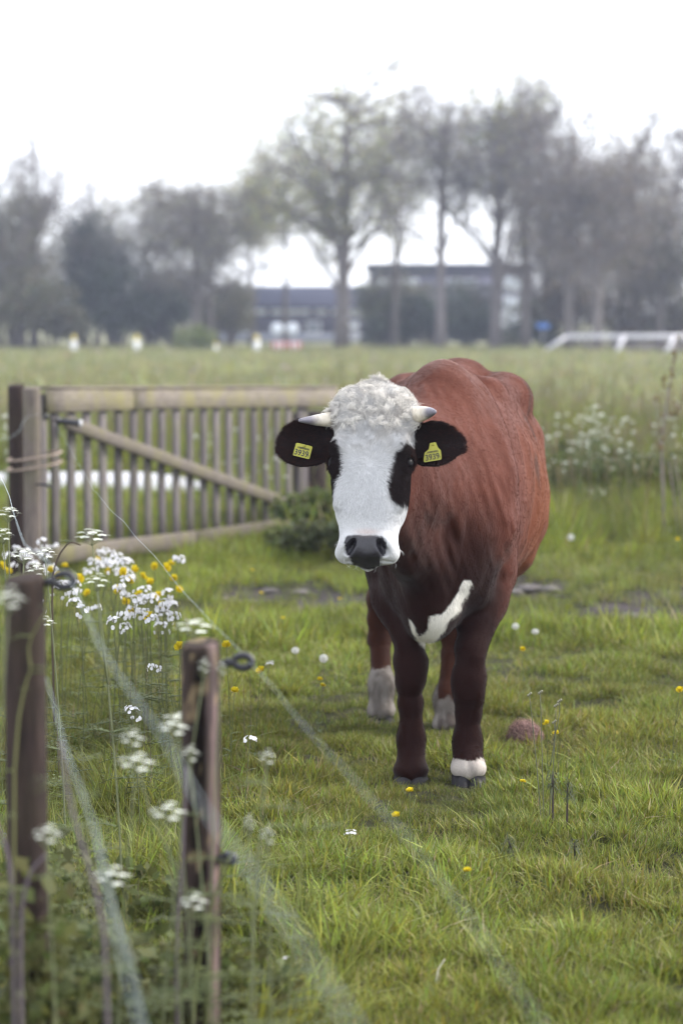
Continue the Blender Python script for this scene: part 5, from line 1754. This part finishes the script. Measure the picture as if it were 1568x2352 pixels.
# the flowery bank by the gate
rr = np.random.default_rng(77)
GB = 'flowers on the bank below the gate'
bank_w = [(232, 1268), (248, 1282), (262, 1290), (278, 1298), (292, 1310), (215, 1290), (205, 1312), (255, 1308), (300, 1322), (230, 1302), (272, 1276), (240, 1255), (286, 1290),
          (275, 1352), (290, 1368), (312, 1380), (305, 1395), (330, 1362), (350, 1372), (372, 1386), (392, 1382), (400, 1402), (345, 1400), (325, 1405), (285, 1400), (380, 1410),
          (92, 1262), (78, 1290), (62, 1275), (108, 1284), (150, 1345), (165, 1358), (140, 1362), (172, 1385), (190, 1398), (118, 1300), (96, 1246), (40, 1262)]
def bank_label(px, py):
    if px < 195: return 'beside the top of the smooth round post'
    if py < 1335: return 'in the upper drift under the gate rail'
    return 'in the lower drift between the two fence posts'
for i, (px, py) in enumerate(bank_w + [(x + rr.uniform(-40, 44), y + rr.uniform(-26, 40)) for x, y in bank_w[::2]]):
    put(CUC, px, py, rr.uniform(.44, .56), 'white cuckoo flower ' + bank_label(px, py), 'flower', GB, 1620 + i)
for i, (px, py, h) in enumerate(((410, 1279, .55), (355, 1527, .42), (575, 1708, .33), (805, 1915, .16), (305, 1640, .38), (290, 1440, .45), (665, 2200, .12), (370, 1448, .42), (85, 1388, .5), (620, 1540, .2))):
    lab = ['white cuckoo flower standing alone right of the drift', 'lone white cuckoo flower between the two fence posts', 'bright white cuckoo flower just right of the rotten post', 'white cuckoo flower low in the turf below the cow', 'small pale cuckoo flower low between the fence posts',
           'pale cuckoo flower below the drift on the bank', 'faint small white flower low at the front of the turf', 'pale flower above the rotten post', 'white flower beside the top of the smooth round post', 'small pale flower right of the ring insulator'][i]
    put(CUC, px, py, h, lab, 'flower', 'single cuckoo flowers', 660 + i)
by = [(385, 1320), (270, 1360), (225, 1290), (318, 1378), (345, 1352), (362, 1376), (300, 1345), (250, 1322), (283, 1330), (400, 1350), (412, 1358), (332, 1335), (355, 1310), (290, 1392), (372, 1400), (185, 1332), (132, 1330), (10, 1302), (22, 1318), (118, 1316), (310, 1320), (395, 1300), (200, 1370), (150, 1300), (340, 1424), (300, 1412)]
for i, (px, py) in enumerate(by):
    put(BUT, px, py, rr.uniform(.40, .52), 'yellow buttercup among white flowers ' + bank_label(px, py), 'flower', 'buttercups on the bank', 700 + i)
sb = [(410, 1485, .45, 'buttercup just above the rotten post'), (520, 1490, .42, 'buttercup right of the rotten post top'), (597, 1543, .34, 'orange yellow buttercup right of the ring insulator'), (540, 1597, .30, 'buttercup below the ring insulator'),
      (908, 1885, .22, 'single yellow buttercup in the turf left of the fore feet'), (940, 1826, .20, 'pale half closed buttercup beside the fore foot'), (1072, 2022, .17, 'blurred buttercup low in the front of the turf'), (1200, 1797, .13, 'bright buttercup in the grass right of the white marked foot'),
      (1275, 1700, .22, 'buttercup on the tall weed right of the fur clump'), (1200, 1493, .24, 'small buttercup in the turf right of the fore legs'), (735, 1560, .22, 'tiny buttercup under the dandelion clock, upper flower'), (742, 1577, .20, 'tiny buttercup under the dandelion clock, lower flower'), (1252, 1668, .24, 'budding buttercup above the fur clump'),
      (600, 1347, .15, 'distant buttercup left of the cow chest'), (780, 1358, .15, 'distant buttercup in the mud below the muzzle'), (1559, 1596, .28, 'yellow bud leaning in from the right edge'), (650, 1415, .15, 'distant buttercup in the turf left of the hind leg'), (580, 1305, .2, 'small distant buttercup near the nettles'), (1555, 1240, .3, 'far yellow speck at the right edge of the pasture')]
for i, (px, py, h, lab) in enumerate(sb):
    put(BUT, px, py, h, lab, 'flower', 'single buttercups', 740 + i)
CLK = [(make_clock(770, .2), .2)]
for i, (px, py, h, lab) in enumerate(((743, 1523, .17, 'round white dandelion clock in the turf left of the cow'), (678, 1494, .14, 'smaller dandelion clock farther left in the turf'), (1183, 1436, .14, 'small white dandelion clock right of the foreleg'), (1310, 1238, .2, 'distant white seed head in the pasture beyond the belly'), (1228, 1455, .12, 'faint seed head in the turf right of the cow'))):
    put(CLK, px, py, h, lab, 'flower', 'dandelion clocks', 775 + i)
# cow parsley close to the lens (blurred umbels)
near_p = [(312, 1748, 4.35, .036, 'cow parsley umbel left of the rotten post, lower of two'), (398, 1668, 4.4, .030, 'cow parsley umbel touching the left side of the rotten post'), (384, 1860, 4.25, .033, 'cow parsley umbel low beside the rotten post'), (445, 1437, 4.9, .040, 'cow parsley umbel hanging over the top of the rotten post'),
          (18, 1372, 3.7, .028, 'blurred cow parsley umbel at the left edge by the smooth post'), (108, 1912, 3.9, .024, 'small cow parsley umbel at the foot of the smooth post'), (468, 1527, 4.45, .013, 'tiny cow parsley head before the top of the rotten post'), (508, 1532, 4.45, .011, 'tiny cow parsley head at the right side of the rotten post'),
          (436, 1728, 4.4, .018, 'small cow parsley head before the middle of the rotten post'), (612, 1737, 4.6, .018, 'pale cow parsley head right of the rotten post'), (572, 1888, 4.3, .012, 'small cow parsley head low right of the rotten post'), (614, 1915, 4.2, .014, 'faint cow parsley head low in the grass right of the rotten post'),
          (212, 1228, 6.0, .042, 'large blurred cow parsley umbel in front of the gate'), (20, 1175, 6.3, .030, 'cow parsley umbel at the left edge below the gate posts'), (8, 1225, 6.2, .026, 'lower cow parsley umbel at the left edge'), (55, 1272, 6.4, .036, 'flat cow parsley umbel above the smooth post'), (105, 1268, 6.6, .030, 'cow parsley umbel at the foot of the gate posts')]
for i, (px, py, Y, R, lab) in enumerate(near_p):
    p = at(px, py, Y); h = p[2] - float(gz(p[0], p[1]))
    o = make_parsley(800 + i, max(.12, h - .02), R, 1 if R < .03 else 2, 3 if i % 2 else 4)
    u = [c for c in o.children if c.name.startswith('umbel')][0]
    bb = np.mean([np.array(v) for v in u.bound_box], axis=0)
    o.location = (p[0] - bb[0], p[1] - bb[1], float(gz(p[0], p[1])))
    tag(o, lab, 'wild flower', 'cow parsley along the fence')
# bare stems and leafy shoots near the lens
def stalk(name, pts, r0, col, label, cat='weed', leaves=0, seed=0, group=None, leaf_L=.10):
    r = np.random.default_rng(seed); pts = [np.array(p) for p in pts]
    o = empty(name, tuple(pts[0])); tag(o, label, cat, group)
    b = MB(); P = np.array(pts) - pts[0]; t = np.linspace(0, 1, len(P)); tt = np.linspace(0, 1, 14)
    P = np.stack([np.interp(tt, t, P[:, k]) for k in range(3)], 1); P[1:-1] = (P[:-2] + P[1:-1] * 2 + P[2:]) / 4
    b.tube(P, np.linspace(r0, r0 * .55, 14), 7, col); b.build('stem', stem_m, o, smooth=True)
    if leaves:
        b = MB()
        for i in range(leaves):
            a = r.random() * 6.28; fern_leaf(b, P[r.integers(3, 14)], [math.cos(a), math.sin(a), .3], leaf_L * r.uniform(.6, 1.2), (.075, .09, .03), r, 5)
        b.build('foliage', stem_m, o)
    return o
gp = lambda px, Y, dz=-.05: np.array([(px - 784) / FPX * Y, Y, float(gz((px - 784) / FPX * Y, Y)) + dz])
PK = (.125, .10, .112); GRN = (.14, .15, .055)
stalk('bare_weed', [gp(255, 3.6), at(245, 2250, 3.6), at(238, 2100, 3.62), at(160, 1850, 3.7), at(140, 1700, 3.75)], .0042, PK, 'pinkish bare stem rising from the weeds between the posts', leaves=4, seed=851)
stalk('bare_weed', [gp(300, 3.2), at(330, 2320, 3.2), at(300, 2200, 3.2), at(250, 2060, 3.25), at(215, 1900, 3.3)], .0036, (.11, .125, .11), 'grey green stem leaning left at the front of the weeds', leaves=3, seed=852)
stalk('bare_weed', [gp(420, 4.5), at(452, 2200, 4.52), at(500, 2030, 4.5), at(560, 1900, 4.5), at(620, 1800, 4.5)], .0032, GRN, 'green stem leaning across the foot of the rotten post', leaves=4, seed=853)
stalk('bare_weed', [gp(400, 4.4), at(405, 2150, 4.4), at(418, 2000, 4.4), at(428, 1760, 4.42)], .0040, PK, 'pale pink stem close against the rotten post', leaves=3, seed=854)
stalk('bare_weed', [gp(40, 4.0), at(45, 2100, 4.0), at(70, 2000, 4.0), at(110, 1960, 4.0)], .0045, PK, 'pinkish forked stem before the smooth post', leaves=3, seed=855)
stalk('bare_weed', [gp(20, 4.0), at(30, 2020, 4.0), at(10, 1930, 4.0), at(-20, 1860, 4.0)], .0045, PK, 'pinkish stem leaning out at the left edge', leaves=2, seed=856)
stalk('climbing_weed', [gp(30, 4.2), at(25, 1750, 4.22), at(60, 1560, 4.23), at(75, 1540, 4.22), at(60, 1480, 4.23), at(110, 1400, 4.2)], .0030, (.13, .13, .05), 'thin weed climbing up the front of the smooth round post', leaves=6, seed=857, leaf_L=.05)
r2 = np.random.default_rng(88)
for i in range(26):
    px = r2.uniform(-40, 640) if i < 20 else r2.uniform(300, 900); Y = r2.uniform(4.2, 5.6) if i < 20 else r2.uniform(4.2, 4.8)
    top = r2.uniform(.28, .58) if i < 20 else r2.uniform(.2, .34)
    a = gp(px, Y); e = a + np.array([r2.normal(0, .06), r2.normal(0, .06), top])
    stalk('weed', [a, (a + e) / 2 + np.array([r2.normal(0, .02), 0, .02]), e], .0026, np.array(GRN) * r2.uniform(.7, 1.1), 'leafy young shoot in the blurred weeds ' + ('left of the rotten post' if px < 420 else 'at the foot of the rotten post' if px < 560 else 'right of the rotten post'), leaves=7, seed=860 + i, group='leafy shoots among the weeds', leaf_L=.13)
for i, (px, Y, w_, h_) in enumerate(((10, 4.5, .26, .42), (90, 4.8, .30, .36), (170, 4.6, .28, .30), (260, 4.9, .30, .28), (340, 4.7, .26, .27), (60, 5.3, .30, .34), (200, 5.4, .32, .24), (420, 5.0, .26, .26), (520, 4.9, .24, .22), (610, 5.1, .22, .16), (300, 5.9, .34, .16), (130, 6.0, .34, .20), (440, 5.9, .28, .14), (30, 4.2, .22, .50), (150, 4.2, .24, .42))):
    shrub('leafy_weed', bx(px, Y), Y, w_, w_, h_ * 1.2, 880 + i, 'blurred leafy weeds ' + ('round the smooth post' if px < 140 else 'between the two fence posts' if px < 400 else 'at the foot of the rotten post'), (.078, .088, .027), 180, .036, 'leafy weeds at the front', cat='weed', bark=(.09, .09, .04))
for i in range(22):
    px = r2.uniform(90, 430); Y = r2.uniform(7.2, 9.6); a = gp(px, Y); e = a + np.array([r2.normal(0, .05), r2.normal(0, .05), r2.uniform(.22, .46)])
    stalk('leafy_shoot', [a, (a + e) / 2 + np.array([r2.normal(0, .02), 0, .02]), e], .0022, np.array(GRN) * r2.uniform(.7, 1.1), 'feathery green shoot among the flowers ' + ('left of the drift' if px < 220 else 'under the drift' if px < 330 else 'right of the drift'), leaves=9, seed=1900 + i, group='feathery shoots on the flowery bank', leaf_L=.12)
# brown seed stalk by the gate, thin dry stalks in the bank
stalk('seed_stalk', [gp(120, 8.5), at(118, 1330, 8.5), at(135, 1275, 8.5), at(160, 1243, 8.5), at(186, 1252, 8.5)], .0045, (.085, .062, .045), 'brown drooping seed stalk in front of the gate', leaves=4, seed=890, leaf_L=.07)
for i, (px, py, h) in enumerate(((310, 1500, .4), (335, 1450, .45), (365, 1430, .45), (250, 1560, .35), (330, 1600, .3), (300, 1560, .33), (420, 1560, .3), (560, 1570, .3), (575, 1550, .3), (505, 1600, .3), (130, 1600, .35), (345, 1690, .25))):
    Y = float(depth_on_ground(py, h)); p = at(px, py, Y)
    stalk('dry_stalk', [gp(px + r2.normal(0, 12), Y), p * .5 + gp(px, Y) * .5, p], .0016, (.12, .095, .06), 'thin brown dry stalk standing in the uncut grass', seed=900 + i, group='dry stalks in the uncut grass')
# weeds right of the cow
HK = np.array((.060, .072, .034))
w = empty('tall_weed', tuple(gp(1255, 7.15, 0))); tag(w, 'slender grey green weed with knobbly tips right of the fur clump', 'weed')
wo = np.array(w.location)
b = MB(); kn = MB()
for tips, base in (((1215, 1597), (1246, 1830)), ((1240, 1592), (1250, 1830)), ((1276, 1622), (1256, 1830)), ((1284, 1612), (1270, 1700)), ((1272, 1660), (1262, 1760))):
    p0 = at(*base, 7.15) - wo; p1 = at(*tips, 7.15) - wo; mid = (p0 + p1) / 2 + np.array([.012 * (1 if tips[0] > 1250 else -.2), 0, .01])
    p0[2] = max(p0[2], 0) if base[1] < 1800 else -.03
    b.tube(bez(p0, mid, p1, 8), np.linspace(.0019, .0011, 8), 5, (.12, .125, .08))
    for q in range(3):
        c = p1 + np.array([.004 * (q - 1), 0, .003 * q]); kn.tube([c - [0, 0, .004], c, c + [0, 0, .004]], [.0015, .0042, .0015], 7, (.24, .23, .16))
b.build('stem', stem_m, w); kn.build('seed_head', stem_m, w)
def wilted(px, py, Y, h, seed, label):
    r = np.random.default_rng(seed); p = at(px, py, Y)
    o = empty('wilted_weed', tuple(gp(px, Y, 0))); tag(o, label, 'weed', 'dark wilted weeds right of the cow')
    b = MB(); st = bent_stem(h, r.normal(0, .01), 0); b.tube(st, np.linspace(.004, .0022, 8), 6, (.055, .04, .04)); b.build('stem', stem_m, o)
    b = MB()
    for k in range(90):
        a = r.random() * 6.28; c = st[-1] + np.array([r.normal(0, .004), r.normal(0, .004), r.uniform(-.05, .012)])
        d_ = [math.cos(a), math.sin(a), r.uniform(-.6, 1.2)]
        leaf_blade(b, c, d_, r.uniform(.012, .042), r.uniform(.0008, .0018), HK * np.array(r.uniform(.7, 1.3)), r, r.uniform(-.2, 1.3))
    b.build('foliage', stem_m, o)
wilted(1275, 1768, 7.0, .17, 920, 'dark wilted weed with curled leaves below the slender weed, left head')
wilted(1308, 1785, 6.95, .15, 921, 'dark wilted weed with curled leaves, right head of the pair')
wilted(1330, 1885, 6.55, .09, 922, 'low dark green tuft in the turf below the wilted weeds')
wilted(1190, 1860, 6.6, .08, 923, 'small dark feathery weed in the turf under the white marked foot')
# clump of shed hair, dry straw
r3 = np.random.default_rng(93)
p = at(1204, 1688, float(depth_on_ground(1690, .05))); gzv = float(gz(p[0], p[1]))
cl = empty('fur_clump', (p[0], p[1], gzv)); tag(cl, 'fuzzy reddish brown clump of shed fur lying in the turf', 'clump')
b = MB()
n = 26
for i in range(n):
    for j in range(12): pass
th, ph_ = np.meshgrid(np.linspace(0, np.pi, 14), np.linspace(0, 2 * np.pi, 24, endpoint=False), indexing='ij')
d = np.stack([np.sin(th) * np.cos(ph_), np.sin(th) * np.sin(ph_), np.cos(th)], -1)
R = 1 + .35 * fbm(d * 2.2, 3, 94)
v = (d * R[..., None] * np.array([.028, .024, .015]) + [0, 0, .024]).reshape(-1, 3)
i, j = np.meshgrid(np.arange(13), np.arange(24), indexing='ij')
q = np.stack([i * 24 + j, (i + 1) * 24 + j, (i + 1) * 24 + (j + 1) % 24, i * 24 + (j + 1) % 24], -1).reshape(-1, 4)
b.add(v, q, None, (.10, .05, .045)); b.build('core', stem_m, cl, smooth=True)
b = MB()
for k in range(2600):
    dd = r3.normal(0, 1, 3); dd /= np.linalg.norm(dd); dd[2] = abs(dd[2]) if r3.random() < .8 else dd[2]
    c = dd * np.array([.037, .031, .021]) * r3.uniform(.8, 1.15) + [0, 0, .026]
    t = nrm(np.cross(dd, r3.normal(0, 1, 3))); L = r3.uniform(.02, .065)
    b.tube([c, c + t * L * .5 + dd * L * .3, c + t * L], [.0007, .0006, .0002], 3, np.array([.42, .26, .235]) * r3.uniform(.2, 1.35), cap=False)
f = b.build('hair_tufts', stem_m, cl); f['kind'] = 'stuff'
Ys = float(depth_on_ground(2250, .04))
b = MB(); P = [at(1021, 2203, Ys), at(1006, 2225, Ys), at(1000, 2258, Ys), at(1004, 2280, Ys), at(1022, 2296, Ys)]
P = np.array(P); tt = np.linspace(0, 4, 16); P = np.stack([np.interp(tt, np.arange(5), P[:, k]) for k in range(3)], 1); P[1:-1] = (P[:-2] + 2 * P[1:-1] + P[2:]) / 4
b.tube(P, np.concatenate([np.linspace(.0012, .0026, 8), np.linspace(.0026, .0010, 8)]), 6, (.62, .58, .48)); o = b.build('straw', stem_m, smooth=True); tag(o, 'curved pale dry straw lying in the front turf', 'straw')

# ---- farther plants: nettles behind the head, cow parsley beyond, the sapling
def weed_clump(px, Y, w, h, seed, label, col, n, size, group=None, name='nettle_clump', cat='nettles'):
    return shrub(name, bx(px, Y), Y, w, w * .8, h, seed, label, col, n, size, group, cat=cat, bark=(.06, .06, .03))
NG = (.095, .115, .04)
weed_clump(728, 16.6, .60, .40, 950, 'dark nettle clump at the hinge end of the gate', NG, 2200, .05)
weed_clump(705, 15.8, .50, .20, 951, 'low dark nettles below the gate corner', NG, 1300, .045)
weed_clump(745, 15.4, .6, .30, 952, 'low nettles behind the muzzle of the cow', (.06, .07, .03), 1300, .045)
for i, (px, Y, w, h, c) in enumerate(((1270, 20.5, .8, .45, (.085, .105, .032)), (1345, 19.5, .9, .40, (.075, .09, .030)), (1430, 19.5, 1.0, .42, (.07, .085, .03)), (1515, 19.0, 1.0, .48, (.085, .10, .03)), (1590, 20, 1.0, .5, (.085, .10, .03)), (1390, 21.5, 1.0, .5, (.09, .11, .035)), (1300, 22.5, .9, .45, (.09, .11, .035)))):
    weed_clump(px, Y, w, h, 955 + i, 'rank green weeds beyond the belly of the cow, ' + ('near row' if Y < 20.2 else 'far row'), c, 1300, .07, 'rank weeds beyond the cow', 'weed_clump', 'weeds')
PAR = [(make_parsley(970 + i, .75, .026, 4, 5, True), .75) for i in range(4)]
pts = [(1240, 990), (1258, 1010), (1275, 1000), (1300, 985), (1322, 970), (1335, 1000), (1350, 965), (1358, 1000), (1368, 1012), (1375, 975), (1390, 990), (1402, 1008), (1415, 992), (1310, 1015), (1330, 1025), (1348, 1040), (1372, 1042), (1390, 1035), (1405, 1055), (1420, 1040), (1440, 1052), (1445, 1020),
       (1250, 1045), (1270, 1060), (1300, 1062), (1285, 1090), (1320, 1075), (1355, 1080), (1460, 1055), (1475, 1045), (1490, 1055), (1505, 1030), (1520, 1012), (1545, 1000), (1555, 1030), (1560, 1060), (1540, 1085), (1345, 1125), (1360, 1130), (1372, 1120), (1385, 1128), (1380, 955), (1400, 965), (1360, 940), (1430, 970), (1280, 960), (1500, 985), (1535, 965)]
for i, (px, py) in enumerate(pts):
    put(PAR, px, py, rr.uniform(.55, .85), 'white cow parsley beyond the cow, ' + ('at the far edge of the patch' if py < 985 else 'in the thick of the patch' if py < 1050 else 'at the near side of the patch'), 'wild flower', 'cow parsley patch beyond the cow', 980 + i, yr=(17.5, 23.5))
for i, (px, py) in enumerate([(450, 985), (470, 1005), (500, 1030), (545, 990), (560, 1010), (590, 1000), (608, 985), (610, 1040), (632, 1030), (520, 1085), (560, 1090), (440, 1020), (12, 985), (10, 960), (1500, 1130), (640, 990), (585, 1060)]):
    put(PAR, px, py, rr.uniform(.5, .7), 'white cow parsley ' + ('seen through the slats of the gate' if 100 < px < 620 else 'beside the ends of the gate'), 'wild flower', 'cow parsley behind the gate', 1030 + i, yr=(17.6, 20.5))
Ysap = 16.8
sp = empty('sapling', tuple(gp(1525, Ysap, 0))); tag(sp, 'thin bare sapling with brown buds at the right edge', 'sapling')
so = np.array(sp.location); b = MB(); bud = MB(); r4 = np.random.default_rng(97)
twigs = [[(1524, 1240), (1521, 1120), (1518, 1040), (1524, 960), (1538, 870), (1546, 820), (1554, 770)], [(1521, 1080), (1514, 1020), (1508, 960), (1503, 905)], [(1528, 950), (1540, 960), (1552, 945), (1556, 925)],
         [(1560, 1240), (1545, 1130), (1535, 1060)], [(1572, 1240), (1560, 1120), (1548, 1050)], [(1534, 900), (1524, 880), (1518, 868)]]
for k, tw in enumerate(twigs):
    P = np.array([at(x, y, Ysap) - so for x, y in tw])
    if tw[0][1] > 1200: P[0][2] = -.05
    b.tube(P, np.linspace(.011 if k == 0 else .006, .003, len(P)), 6, (.20, .17, .16), cap=True)
    if k in (0, 1, 2, 5):
        for q in range(16 if k == 0 else 7):
            t = r4.uniform(.35 if k == 0 else .2, 1); i0 = t * (len(P) - 1); c = np.array([np.interp(i0, np.arange(len(P)), P[:, m_]) for m_ in range(3)]) + r4.normal(0, .012, 3)
            d = nrm(np.array([r4.normal(0, .5), r4.normal(0, .5), 1])); bud.tube([c, c + d * .016, c + d * .036], [.003, .011, .002], 6, np.array([.14, .095, .035]) * r4.uniform(.7, 1.4))
b.build('stem', bark_m, sp, smooth=True); bud.build('bud', stem_m, sp, smooth=True)
# dark clods in the trampled mud
clod_m = plain('mud', (.10, .088, .085), .9, .3, 40, bump=.01)
clod = None
for i, (px, py, s) in enumerate(((505, 1362, .06), (540, 1370, .07), (575, 1362, .05), (620, 1350, .05), (690, 1358, .05), (790, 1388, .05), (1180, 1352, .06), (1215, 1348, .07), (1262, 1352, .06), (1400, 1402, .06), (1430, 1420, .08), (1455, 1398, .08), (1500, 1440, .05), (1350, 1432, .05))):
    Y = float(depth_on_ground(py, .02)); p = at(px, py, Y)
    if clod is None:
        th, ph_ = np.meshgrid(np.linspace(0, np.pi, 12), np.linspace(0, 2 * np.pi, 18, endpoint=False), indexing='ij')
        d = np.stack([np.sin(th) * np.cos(ph_), np.sin(th) * np.sin(ph_), np.cos(th)], -1); R = 1 + .5 * fbm(d * 2.0, 3, 98)
        ii_, jj_ = np.meshgrid(np.arange(11), np.arange(18), indexing='ij')
        me = mesh_np('mud_clod', (d * R[..., None] * np.array([1, .9, .5])).reshape(-1, 3), np.stack([ii_ * 18 + jj_, (ii_ + 1) * 18 + jj_, (ii_ + 1) * 18 + (jj_ + 1) % 18, ii_ * 18 + (jj_ + 1) % 18], -1).reshape(-1, 4), True)
        clod = o = link('mud_clod', me, clod_m)
    else:
        o = clod.copy(); COL.objects.link(o)
    o.location = (p[0], p[1], float(gz(p[0], p[1])) + s * .1); o.scale = (s, s, s * .8); o.rotation_euler = (0, 0, i * 1.7)
    tag(o, 'dark lump of trampled mud ' + ('in the bare ground left of the cow' if px < 800 else 'in the bare ground right of the cow legs' if px < 1300 else 'in the trampled strip near the right edge'), 'mud clod', 'mud clods in the trampled ground')
# ================================================================== HAZE
b = MB(); b.box((-90, -12, -2), (90, 190, 18))
hz = NT('haze')
hz.t.nodes.remove(hz.b)
pv_ = hz.n('VolumePrincipled')
pv_.inputs['Color'].default_value = (.72, .79, 1.0, 1)
pv_.inputs['Density'].default_value = .0007
pv_.inputs['Anisotropy'].default_value = 0.2
hz.l(pv_.outputs[0], hz.out.inputs['Volume'])
tag(b.build('haze', hz.m, color=False), kind='stuff')
